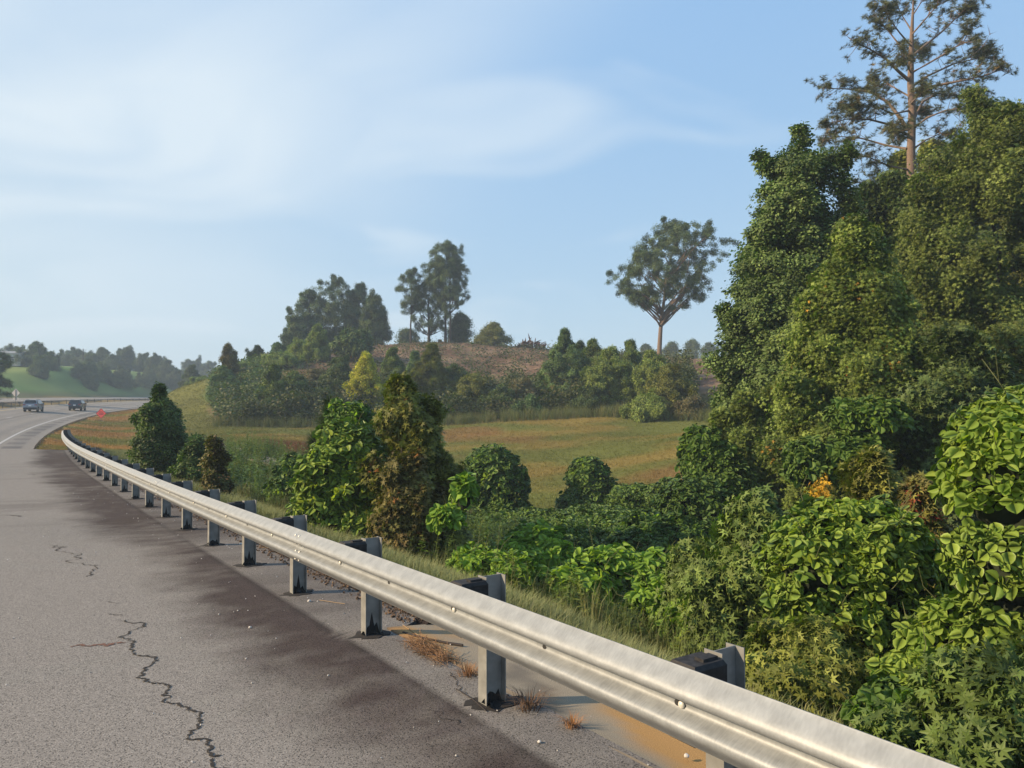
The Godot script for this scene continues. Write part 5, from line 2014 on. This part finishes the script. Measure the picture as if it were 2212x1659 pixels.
func build_right_trees() -> void:
	var o := {"mesh": SP.star, "size": 0.40, "cr": 0.5, "per": 36, "clumps": 260, "limbs": 26, "trunk": 0.17, "flat": 0.8, "ragged": 0.5, "shoots": 70}
	var q := o.duplicate()
	q.merge({"pal": [Color(0.062, 0.100, 0.030), Color(0.140, 0.195, 0.055)], "clumps": 560, "mesh": SP.oval, "size": 0.36, "voids": -0.3, "shoots": 110}, true)
	tree_px("broadleaf_tree", "tall pointed green tree whose edge cuts the sky left of the pine", "tree", 1735, 26, 274, [[0.08, 130], [0.3, 172], [0.45, 168], [0.6, 145], [0.74, 108], [0.87, 72], [0.95, 36], [1, 8]], q)
	q = o.duplicate()
	q.merge({"pal": [PAL.mid[0] * 1.15, PAL.mid[1] * 1.2, Color(0.34, 0.19, 0.03), 0.012], "clumps": 400, "per": 40, "size": 0.36, "shoots": 80, "leaf_parts": 280, "leaf_mesh": SP.one_star, "tone": "mid"}, true)
	tree_px("broadleaf_tree", "nearer green tree sprinkled with yellow and orange leaves, below the pine", "tree", 1850, 18.5, 480, [[0.12, 150], [0.3, 175], [0.5, 140], [0.68, 100], [0.85, 60], [1, 10]], q)
	q = o.duplicate()
	q.merge({"pal": [Color(0.072, 0.102, 0.024), Color(0.155, 0.190, 0.045)], "clumps": 640, "per": 38, "size": 0.40, "shoots": 120}, true)
	tree_px("broadleaf_tree", "huge olive-green tree filling the right edge of the photograph", "tree", 2150, 23, 228, [[0.05, 210], [0.3, 225], [0.55, 205], [0.75, 160], [0.9, 95], [1, 16]], q)
	q = o.duplicate()
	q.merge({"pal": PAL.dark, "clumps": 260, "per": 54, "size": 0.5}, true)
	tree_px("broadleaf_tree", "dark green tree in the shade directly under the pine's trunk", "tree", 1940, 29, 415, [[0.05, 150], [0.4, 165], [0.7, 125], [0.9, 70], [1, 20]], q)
	q = o.duplicate()
	q.merge({"pal": [Color(0.15, 0.17, 0.025), Color(0.22, 0.23, 0.035)], "clumps": 120, "per": 46, "size": 0.6, "cr": 0.9}, true)
	tree_px("broadleaf_tree", "yellowish tree showing behind the pine's lower limbs", "tree", 2030, 41, 322, [[0.3, 90], [0.6, 120], [0.85, 70], [1, 10]], q)
	q = o.duplicate()
	q.merge({"pal": PAL.olive, "clumps": 150, "per": 46, "size": 0.6, "cr": 1.0}, true)
	tree_px("broadleaf_tree", "olive tree farther back with a bare twig at its top, by the right edge", "tree", 2225, 36, 232, [[0.2, 130], [0.6, 140], [0.85, 80], [1, 12]], q)
	q = o.duplicate()
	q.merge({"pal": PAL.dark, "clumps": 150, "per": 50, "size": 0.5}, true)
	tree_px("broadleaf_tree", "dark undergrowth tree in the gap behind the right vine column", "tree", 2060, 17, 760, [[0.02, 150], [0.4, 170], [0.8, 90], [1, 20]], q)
	q = o.duplicate()
	q.merge({"pal": PAL.mid, "clumps": 120, "per": 56, "size": 0.36, "cr": 0.55}, true)
	tree_px("broadleaf_shrub", "bushy green shrub hanging over the foot of the pointed tree", "shrub", 1640, 22, 880, [[0.02, 95], [0.4, 105], [0.75, 62], [1, 12]], q)
	# an outer row out of sight of the sun keeps the wood closed behind
	q = o.duplicate()
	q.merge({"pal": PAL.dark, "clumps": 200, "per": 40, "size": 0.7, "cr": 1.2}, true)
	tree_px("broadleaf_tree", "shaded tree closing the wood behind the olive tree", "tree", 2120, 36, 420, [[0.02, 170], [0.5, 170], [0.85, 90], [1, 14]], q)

func build_near_plants() -> void:
	# young trees on the bank
	var o := {"shoots": 14, "mesh": SP.star_few, "size": 0.2, "cr": 0.2, "per": 40, "clumps": 110, "limbs": 22, "trunk": 0.03, "leaf_mesh": SP.one_star}
	var q := o.duplicate()
	q.merge({"mesh": SP.oval_few, "pal": PAL.dark2, "clumps": 190, "per": 44, "cr": 0.30, "size": 0.24, "trunk": 0.05, "leaf_parts": 120, "leaf_mesh": SP.one_oval, "tone": "dark"}, true)
	tree_px("round_tree", "dense dark green young tree beside the far half of the guardrail", "tree", 345, 26.5, 836, [[0.04, 34], [0.2, 46], [0.45, 44], [0.68, 28], [0.85, 15], [1, 4]], q)
	q = o.duplicate()
	q.merge({"pal": PAL.brown, "clumps": 50, "per": 20, "cr": 0.16, "mesh": SP.oval_few, "size": 0.2}, true)
	tree_px("sapling", "thin brown half-dead sapling right of the dark young tree", "sapling", 466, 20.5, 952, [[0.02, 24], [0.3, 20], [0.6, 18], [1, 8]], q)
	q = o.duplicate()
	q.merge({"mesh": SP.oval_few, "pal": PAL.dark2, "clumps": 50, "per": 30}, true)
	tree_px("bush", "small leafy bush between the dark young tree and the brown sapling", "bush", 425, 24, 945, [[0.02, 34], [0.5, 30], [1, 10]], q)
	q = o.duplicate()
	q.merge({"pal": [PAL.olive[0], PAL.olive[1], Color(0.30, 0.12, 0.03), 0.01], "clumps": 95, "per": 18, "size": 0.24, "leaf_parts": 220, "tone": "olive", "trunk": 0.045, "shoots": 40, "voids": -0.05}, true)
	tree_px("sweetgum_sapling", "olive star-leaved sapling with a thin bare leader behind the middle of the guardrail", "sapling", 868, 14.6, 838, [[0.36, 40], [0.5, 64], [0.68, 70], [0.82, 54], [0.88, 20], [0.92, 4], [1, 3]], q)
	q = o.duplicate()
	q.merge({"pal": PAL.brown, "clumps": 130, "per": 20, "size": 0.2, "cr": 0.2, "leaf_parts": 160, "tone": "brown", "shoots": 50, "voids": -0.08, "limbs": 40}, true)
	tree_px("sweetgum_shrub", "reddish-brown withering shrub at the foot of the olive sapling", "shrub", 876, 13.6, 1000, [[0.02, 40], [0.3, 56], [0.6, 44], [0.85, 24], [1, 8]], q)
	q = o.duplicate()
	q.merge({"pal": PAL.olive, "clumps": 90, "per": 34, "size": 0.2, "leaf_parts": 120, "tone": "olive"}, true)
	tree_px("sweetgum_shrub", "dull green shrub right of the withering shrub", "shrub", 955, 14.4, 1002, [[0.02, 46], [0.4, 44], [0.8, 24], [1, 8]], q)
	q = o.duplicate()
	q.merge({"mesh": SP.needle, "pal": PAL.pine, "clumps": 60, "per": 12, "size": 0.4, "cr": 0.25}, true)
	tree_px("pine_sapling", "dark young pine looking out behind the vine-covered tree", "young pine", 718, 18.0, 885, [[0.1, 74], [0.4, 66], [0.7, 42], [1, 6]], q)
	q = o.duplicate()
	q.merge({"pal": PAL.green2, "clumps": 150, "per": 40, "size": 0.2, "leaf_parts": 300, "tone": "green2"}, true)
	tree_px("sweetgum_shrub", "star-leaved green shrub between the low vines and the bright vine mound", "shrub", 1625, 8.6, 1085, [[0.02, 110], [0.3, 125], [0.6, 95], [0.85, 50], [1, 10]], q)
	q = o.duplicate()
	q.merge({"pal": PAL.olive, "clumps": 60, "per": 20, "size": 0.2, "leaf_parts": 120, "tone": "olive", "cr": 0.18}, true)
	tree_px("sweetgum_sapling", "thin star-leaved sapling rising behind the bright vine mound", "sapling", 1890, 9.6, 985, [[0.3, 46], [0.6, 52], [0.85, 34], [1, 8]], q)
	q = o.duplicate()
	q.merge({"pal": [PAL.brown[0], PAL.olive[1], Color(0.26, 0.06, 0.035), 0.12], "clumps": 70, "per": 22, "size": 0.18, "cr": 0.2, "leaf_parts": 80, "tone": "brownred"}, true)
	tree_px("sweetgum_shrub", "reddish-tipped thin shrub between the vine mound and the vine column", "shrub", 1990, 8.4, 1060, [[0.1, 70], [0.4, 74], [0.75, 40], [1, 8]], q)
	q = o.duplicate()
	q.merge({"pal": [Color(0.40, 0.22, 0.02), Color(0.48, 0.30, 0.03)], "clumps": 9, "per": 2, "size": 0.14, "cr": 0.10, "limbs": 5, "shoots": 2, "leaf_parts": 14, "tone": "orange", "trunk": 0.012}, true)
	tree_px("orange_sapling", "little sapling with bright orange-yellow leaves in the dark undergrowth", "sapling", 1770, 11.0, 1046, [[0.93, 10], [0.965, 13], [1, 9]], q)
	q = o.duplicate()
	q.merge({"pal": PAL.olive2, "clumps": 120, "per": 40, "size": 0.15, "cr": 0.16, "leaf_parts": 300, "tone": "olive2"}, true)
	tree_px("sweetgum_shrub", "small-leaved olive shrub below the bright vine mound", "shrub", 1745, 6.2, 1370, [[0.05, 110], [0.4, 120], [0.8, 80], [1, 20]], q)
	q = o.duplicate()
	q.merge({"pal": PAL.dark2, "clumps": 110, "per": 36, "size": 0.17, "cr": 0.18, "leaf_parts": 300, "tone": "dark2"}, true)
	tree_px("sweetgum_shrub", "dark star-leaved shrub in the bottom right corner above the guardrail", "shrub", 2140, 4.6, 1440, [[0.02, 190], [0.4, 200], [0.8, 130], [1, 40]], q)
	q = o.duplicate()
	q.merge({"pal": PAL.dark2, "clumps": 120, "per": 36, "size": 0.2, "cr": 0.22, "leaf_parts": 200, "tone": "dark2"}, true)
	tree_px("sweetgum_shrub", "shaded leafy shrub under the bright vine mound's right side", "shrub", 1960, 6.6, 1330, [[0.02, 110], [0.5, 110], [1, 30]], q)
	q = o.duplicate()
	q.merge({"pal": PAL.green2, "clumps": 110, "per": 36, "size": 0.19, "cr": 0.2, "leaf_parts": 200, "tone": "green2"}, true)
	tree_px("sweetgum_shrub", "leafy green shrub at the lower edge of the low vines", "shrub", 1500, 9.4, 1215, [[0.02, 80], [0.4, 84], [0.8, 46], [1, 12]], q)

	# vines
	var bright := [Color(0.10, 0.165, 0.024), Color(0.215, 0.295, 0.05)]
	var deep := [Color(0.062, 0.112, 0.026), Color(0.125, 0.195, 0.042)]
	var b := gpx(740, 15.2)
	vines("vine_covered_tree", "young tree smothered in bright broad-leaved vine behind the guardrail", "vine", b, [[at(735, 1070, 15.0), Vector3(0.82, 1.15, 0.75)], [at(742, 975, 15.3), Vector3(0.62, 0.6, 0.6)], [at(705, 1120, 14.9), Vector3(0.55, 0.5, 0.5)], [at(795, 1140, 14.7), Vector3(0.6, 0.42, 0.5)]], 2600, 0.92, "bright", bright, {"rough": 0.3, "runners": 26})
	b = gpx(748, 17.0)
	vines("vine_covered_tree", "darker leafy vine top rising above the bright vine tree", "vine", b, [[at(755, 930, 17.0), Vector3(0.55, 0.62, 0.55)], [at(722, 888, 17.0), Vector3(0.17, 0.26, 0.17)], [at(790, 985, 17.2), Vector3(0.5, 0.8, 0.5)], [at(800, 1080, 17.2), Vector3(0.5, 0.9, 0.5)]], 2000, 0.7, "deepbright", [Color(0.05, 0.10, 0.02), Color(0.09, 0.155, 0.03)], {"rough": 0.3})
	b = gpx(628, 21.0)
	vines("vine_mound", "small dark vine mound left of the vine-covered tree", "vine", b, [[at(630, 1030, 21.0), Vector3(0.45, 0.62, 0.5)], [at(615, 1060, 20.6), Vector3(0.5, 0.4, 0.5)]], 900, 0.75, "deep", deep)
	b = gpx(1066, 28.5)
	vines("vine_mound", "taller of two vine-smothered humps before the meadow", "vine", b, [[at(1062, 1020, 28.5), Vector3(1.0, 0.98, 0.95)], [at(1085, 1050, 28.3), Vector3(0.95, 1.15, 0.95)], [at(1035, 1070, 28.3), Vector3(0.75, 0.95, 0.8)], [at(1085, 1110, 28.0), Vector3(1.15, 0.8, 0.95)]], 3000, 0.95, "deep", deep, {"rough": 0.14})
	b = gpx(1272, 29.5)
	vines("vine_mound", "shorter of two vine-smothered humps before the meadow", "vine", b, [[at(1270, 1035, 29.5), Vector3(0.82, 0.82, 0.8)], [at(1278, 1070, 29.3), Vector3(1.0, 0.8, 0.9)], [at(1250, 1095, 29.0), Vector3(0.8, 0.7, 0.9)]], 2200, 0.95, "deep", deep, {"rough": 0.14})
	b = gpx(1375, 28.5)
	vines("vine_mound", "low rounded vine hump right of the shorter tall hump", "vine", b, [[at(1372, 1080, 28.5), Vector3(1.25, 0.62, 1.0)], [at(1450, 1075, 27.5), Vector3(0.9, 0.7, 0.9)]], 1900, 0.95, "deep", deep, {"rough": 0.2})
	b = gpx(1160, 26.0)
	vines("vine_carpet", "vine carpet between the two tall humps", "vine", b, [[at(1170, 1128, 26.5), Vector3(1.9, 0.42, 1.6)], [at(1090, 1150, 24.5), Vector3(1.4, 0.45, 1.3)], [at(1290, 1120, 26.5), Vector3(1.3, 0.5, 1.5)]], 2600, 0.9, "deep", deep, {"rough": 0.25})
	b = gpx(1280, 20.5)
	vines("vine_carpet", "broad wave of vine leaves in front of the humps", "vine", b, [[at(1285, 1150, 20.5), Vector3(1.5, 0.55, 1.3)], [at(1200, 1170, 19.5), Vector3(1.1, 0.4, 1.1)], [at(1350, 1135, 21.5), Vector3(1.1, 0.45, 1.1)]], 3000, 0.8, "deep", [deep[0] * 1.1, deep[1] * 1.15], {"rough": 0.22})
	b = gpx(1440, 17.0)
	vines("vine_carpet", "sloping bank of vine leaves climbing towards the big green trees", "vine", b, [[at(1430, 1165, 17.0), Vector3(1.1, 0.62, 1.0)], [at(1500, 1120, 18.0), Vector3(0.95, 0.95, 0.95)], [at(1380, 1200, 15.5), Vector3(0.8, 0.45, 0.8)]], 2800, 0.75, "deep2", [Color(0.05, 0.095, 0.02), Color(0.085, 0.145, 0.03)], {"rough": 0.22})
	b = gpx(1540, 19.5)
	vines("vine_curtain", "leafy vine curtain hanging at the left foot of the big green tree", "vine", b, [[at(1530, 1005, 19.5), Vector3(0.75, 0.95, 0.7)], [at(1510, 965, 19.7), Vector3(0.45, 0.5, 0.45)], [at(1570, 1090, 19.0), Vector3(0.9, 1.1, 0.8)]], 2400, 0.82, "mid", [Color(0.055, 0.10, 0.02), Color(0.10, 0.165, 0.032)], {"rough": 0.3})
	b = gpx(1880, 15.5)
	vines("vine_curtain", "vine-draped bough low on the tree with orange leaves", "vine", b, [[at(1880, 905, 15.5), Vector3(0.75, 0.42, 0.6)], [at(1850, 985, 15.3), Vector3(0.6, 0.5, 0.5)], [at(1750, 1010, 15.6), Vector3(0.5, 0.6, 0.5)]], 1700, 0.85, "mid", [Color(0.06, 0.11, 0.02), Color(0.11, 0.175, 0.032)], {"rough": 0.35})
	b = gpx(1145, 14.0)
	vines("vine_patch", "bright vine leaves over weeds left of the yellow plumes", "vine", b, [[at(1150, 1170, 14.0), Vector3(0.5, 0.28, 0.5)], [at(1120, 1200, 13.0), Vector3(0.4, 0.2, 0.4)], [at(1200, 1195, 13.4), Vector3(0.35, 0.25, 0.4)]], 420, 0.95, "bright2", [Color(0.11, 0.20, 0.024), Color(0.18, 0.29, 0.04)], {"rough": 0.5, "pick": 0.9})
	b = gpx(1310, 11.5)
	vines("vine_patch", "bright vine leaves sprawling over the weeds in the middle of the bank", "vine", b, [[at(1320, 1225, 11.6), Vector3(0.55, 0.26, 0.5)], [at(1250, 1260, 11.0), Vector3(0.45, 0.28, 0.45)], [at(1390, 1235, 11.5), Vector3(0.4, 0.3, 0.4)]], 560, 0.92, "bright2", [Color(0.11, 0.20, 0.024), Color(0.18, 0.29, 0.04)], {"rough": 0.5, "pick": 0.9})
	b = gpx(1060, 11.4)
	vines("vine_patch", "bright vine leaves creeping over the grass straight behind the middle posts", "vine", b, [[at(1040, 1215, 11.4), Vector3(0.42, 0.2, 0.4)], [at(1110, 1235, 11.0), Vector3(0.4, 0.22, 0.4)]], 380, 0.72, "bright2", [Color(0.11, 0.20, 0.024), Color(0.18, 0.29, 0.04)], {"rough": 0.5, "pick": 0.9})
	b = gpx(1430, 9.6)
	vines("vine_patch", "bright vine leaves between the sprawling patch and the star-leaved shrub", "vine", b, [[at(1430, 1290, 9.6), Vector3(0.4, 0.25, 0.4)], [at(1500, 1330, 9.0), Vector3(0.35, 0.22, 0.35)]], 420, 0.66, "bright2", [Color(0.11, 0.20, 0.024), Color(0.18, 0.29, 0.04)], {"rough": 0.5, "pick": 0.9})
	b = gpx(2120, 4.7)
	vines("vine_patch", "vine leaves over the dark star-leaved shrub in the bottom right corner", "vine", b, [[at(2130, 1540, 4.6), Vector3(0.26, 0.16, 0.24)], [at(2190, 1600, 4.5), Vector3(0.2, 0.16, 0.2)]], 300, 0.5, "bright", bright, {"rough": 0.5, "pick": 0.95})
	b = gpx(995, 13.0)
	vines("vine_spray", "upright spray of bright vine leaves between the dull shrub and the humps", "vine", b, [[at(1002, 1075, 13.0), Vector3(0.18, 0.4, 0.18)], [at(965, 1120, 12.8), Vector3(0.25, 0.22, 0.25)]], 170, 0.9, "bright2", [Color(0.11, 0.20, 0.024), Color(0.18, 0.29, 0.04)], {"rough": 0.5, "pick": 0.9})
	b = gpx(1830, 6.9)
	vines("vine_mound", "big bright-leaved vine mound above the near end of the guardrail", "vine", b, [[at(1835, 1215, 7.0), Vector3(0.72, 0.55, 0.6)], [at(1760, 1235, 6.9), Vector3(0.5, 0.5, 0.5)], [at(1900, 1260, 6.8), Vector3(0.55, 0.6, 0.5)], [at(1820, 1340, 6.7), Vector3(0.65, 0.5, 0.45)]], 2500, 0.54, "bright", bright, {"rough": 0.3, "pick": 0.95, "runners": 30})
	b = gpx(2180, 5.6)
	vines("vine_column", "tall column of large bright vine leaves at the right edge", "vine", b, [[at(2170, 1040, 5.6), Vector3(0.42, 0.62, 0.42)], [at(2215, 950, 5.7), Vector3(0.34, 0.42, 0.4)], [at(2190, 1210, 5.5), Vector3(0.40, 0.55, 0.42)], [at(2200, 1370, 5.5), Vector3(0.40, 0.45, 0.4)]], 2000, 0.52, "bright", bright, {"rough": 0.35, "pick": 0.95, "runners": 24})
	b = gpx(2030, 5.8)
	vines("vine_patch", "loose vine leaves spilling from the column towards the guardrail", "vine", b, [[at(2030, 1420, 5.8), Vector3(0.34, 0.26, 0.3)], [at(2080, 1360, 5.8), Vector3(0.26, 0.24, 0.26)], [at(1990, 1480, 5.6), Vector3(0.3, 0.24, 0.28)]], 520, 0.52, "bright", bright, {"rough": 0.5, "pick": 0.95})
	b = gpx(1960, 5.2)
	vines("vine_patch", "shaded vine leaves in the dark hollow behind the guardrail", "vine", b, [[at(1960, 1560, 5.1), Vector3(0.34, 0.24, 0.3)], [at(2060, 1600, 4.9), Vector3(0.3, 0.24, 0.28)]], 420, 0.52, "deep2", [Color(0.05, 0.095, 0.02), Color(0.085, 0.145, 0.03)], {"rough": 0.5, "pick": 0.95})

func _ready() -> void:
	# ---- camera, sky, sun, exposure
	var cam := Camera3D.new()
	cam.name = "camera"
	cam.fov = rad_to_deg(2.0 * atan(829.5 / F))
	cam.position = Vector3(0, 1.8, 0)
	cam.rotation.x = atan((880.0 - 829.5) / F)
	cam.near = 0.05
	cam.far = 3000.0
	add_child(cam)
	cam_t = cam.transform
	var sun := DirectionalLight3D.new()
	sun.name = "sun"
	sun.light_energy = 1.6
	sun.light_color = Color(1.0, 0.89, 0.74)
	sun.light_angular_distance = 0.6
	sun.shadow_enabled = true
	add_child(sun)
	var to_sun := Vector3(-0.98, 0.50, 0.20).normalized()
	sun.look_at_from_position(to_sun * 100.0, Vector3.ZERO, Vector3.UP)
	var env := Environment.new()
	env.background_mode = Environment.BG_SKY
	env.sky = Sky.new()
	var sm := PanoramaSkyMaterial.new()
	sm.panorama = sky_texture(to_sun)
	env.sky.sky_material = sm
	env.tonemap_mode = Environment.TONE_MAPPER_LINEAR
	env.tonemap_exposure = 1.5
	env.background_energy_multiplier = 0.78
	env.sdfgi_enabled = true
	env.ssao_enabled = true
	env.ssil_enabled = true
	env.fog_enabled = true
	env.fog_density = 0.0010
	env.fog_light_color = Color(0.78, 0.86, 0.93)
	var we := WorldEnvironment.new()
	we.name = "environment"
	we.environment = env
	add_child(we)

	# ---- shared materials and colours
	n1.seed = 21
	n1.frequency = 0.03
	n1.fractal_octaves = 3
	n2.seed = 22
	n2.frequency = 0.06
	n2.fractal_octaves = 4
	M_bark = mat("bark", Color(0.085, 0.068, 0.055), 0.95)
	M_bark.albedo_texture = noise_tex(0.05, 0.5, 1.0, 256, 4)
	tri(M_bark, 1.0)
	M_bark_pale = mat("pale_bark", Color(0.30, 0.215, 0.155), 0.95)
	M_bark_pale.albedo_texture = M_bark.albedo_texture
	tri(M_bark_pale, 1.0)
	M_leaf = leaf_mat("foliage", 0.75, 0.5)
	M_leaf_vine = leaf_mat("vine_foliage", 0.6, 0.42)
	M_needle = leaf_mat("needles", 0.15, 0.6)
	M_grass = leaf_mat("grass_blades", 0.5, 0.7, Color(0.95, 0.95, 0.4))
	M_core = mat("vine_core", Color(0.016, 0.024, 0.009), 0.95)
	M_stem = mat("green_stem", Color(0.10, 0.11, 0.04), 0.8)
	M_wood = mat("loose_wood", Color(1, 1, 1), 0.95)
	M_wood.vertex_color_use_as_albedo = true
	PAL = {
		"mid": [Color(0.063, 0.095, 0.020), Color(0.152, 0.195, 0.037)],
		"green2": [Color(0.073, 0.113, 0.027), Color(0.165, 0.218, 0.055)],
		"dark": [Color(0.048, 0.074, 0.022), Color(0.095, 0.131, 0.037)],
		"dark2": [Color(0.045, 0.074, 0.020), Color(0.103, 0.147, 0.033)],
		"olive": [Color(0.092, 0.105, 0.022), Color(0.198, 0.198, 0.043)],
		"olive2": [Color(0.099, 0.125, 0.025), Color(0.205, 0.224, 0.048)],
		"light": [Color(0.112, 0.156, 0.033), Color(0.218, 0.262, 0.056)],
		"blue": [Color(0.063, 0.113, 0.037), Color(0.139, 0.198, 0.065)],
		"yellow": [Color(0.317, 0.307, 0.025), Color(0.528, 0.474, 0.044)],
		"pine": [Color(0.040, 0.059, 0.025), Color(0.073, 0.096, 0.040)],
		"brown": [Color(0.120, 0.085, 0.030), Color(0.125, 0.125, 0.034), Color(0.30, 0.13, 0.04), 0.03],
		"drybrown": [Color(0.172, 0.128, 0.069), Color(0.145, 0.147, 0.056)],
		"hilltop": [Color(0.046, 0.070, 0.028), Color(0.110, 0.145, 0.055)],
		"far": [Color(0.048, 0.067, 0.027), Color(0.106, 0.131, 0.048)],
	}
	make_sprays()

	# ---- the land and the highway
	bend = Vector2(-16.56, 23.11) + Vector2(cos(TH0), sin(TH0)) * R
	var ctrl := []
	for e in [[1300, 1200, 22], [1060, 1120, 30], [1270, 1112, 31], [1450, 1085, 31], [1200, 1085, 33.5], [900, 1062, 34], [760, 1020, 37], [540, 992, 40], [600, 1003, 38], [420, 962, 50], [480, 945, 50],
			[600, 950, 52], [400, 900, 74], [520, 912, 68], [650, 917, 67], [800, 924, 64], [940, 925, 62], [1130, 920, 60], [1300, 907, 61], [1460, 937, 54], [1000, 1000, 45], [1300, 985, 45], [1200, 950, 52],
			[250, 930, 68], [350, 905, 82], [400, 866, 118], [430, 838, 112], [500, 800, 105], [600, 772, 105], [700, 765, 110], [790, 750, 115], [870, 744, 120], [950, 741, 122], [1080, 744, 121], [1150, 752, 118], [1250, 782, 100], [1430, 792, 92], [1540, 802, 86], [1500, 848, 70],
			[600, 850, 85], [700, 862, 82], [850, 845, 84], [950, 842, 85], [1100, 835, 86], [1300, 862, 75], [1050, 790, 102], [1560, 930, 46]]:
		var p := at(e[0], e[1], e[2])
		ctrl.append([p.x, -p.z, p.y])
	for e in [[-40, 165, 10.5], [0, 165, 11.0], [-30, 230, 6.0], [30, 150, 7.0], [11, 30, -2.2], [13, 20, -2.1], [6, 10, -2.1], [14, 10, -2.6], [25, 50, 0.2], [50, 80, 4.0], [70, 120, 7.0], [3, 1.5, -2.1], [8, 3, -2.5], [10, -8, -2.5], [-2, 20, -2.0], [-8, 27, -1.7],
			[-102, 148, 5.9], [-88, 150, 6.6], [-85, 162, 7.5], [-120, 150, 6.2], [-127, 190, 12.2], [-112, 186, 11.2], [-104, 200, 11.0], [-96, 220, 9.0], [-118, 240, 13.0], [-80, 220, 8.0], [-150, 300, 12.0], [-60, 260, 6.0], [-170, 150, 8.0], [-60, 330, 6.0], [-150, 60, 4.0], [-100, 20, 2.0]]:
		ctrl.append(e)
	tps_solve(ctrl)
	build_grid()
	build_terrain()
	build_road()
	build_guardrail()
	build_far_things()

	# ---- trees, scrub, vines and grass
	build_left_trees()
	build_hill_trees()
	build_scrub_row()
	build_right_trees()
	pine()
	build_near_plants()
	scatter_grass()
	small_litter()

var M_wood: StandardMaterial3D
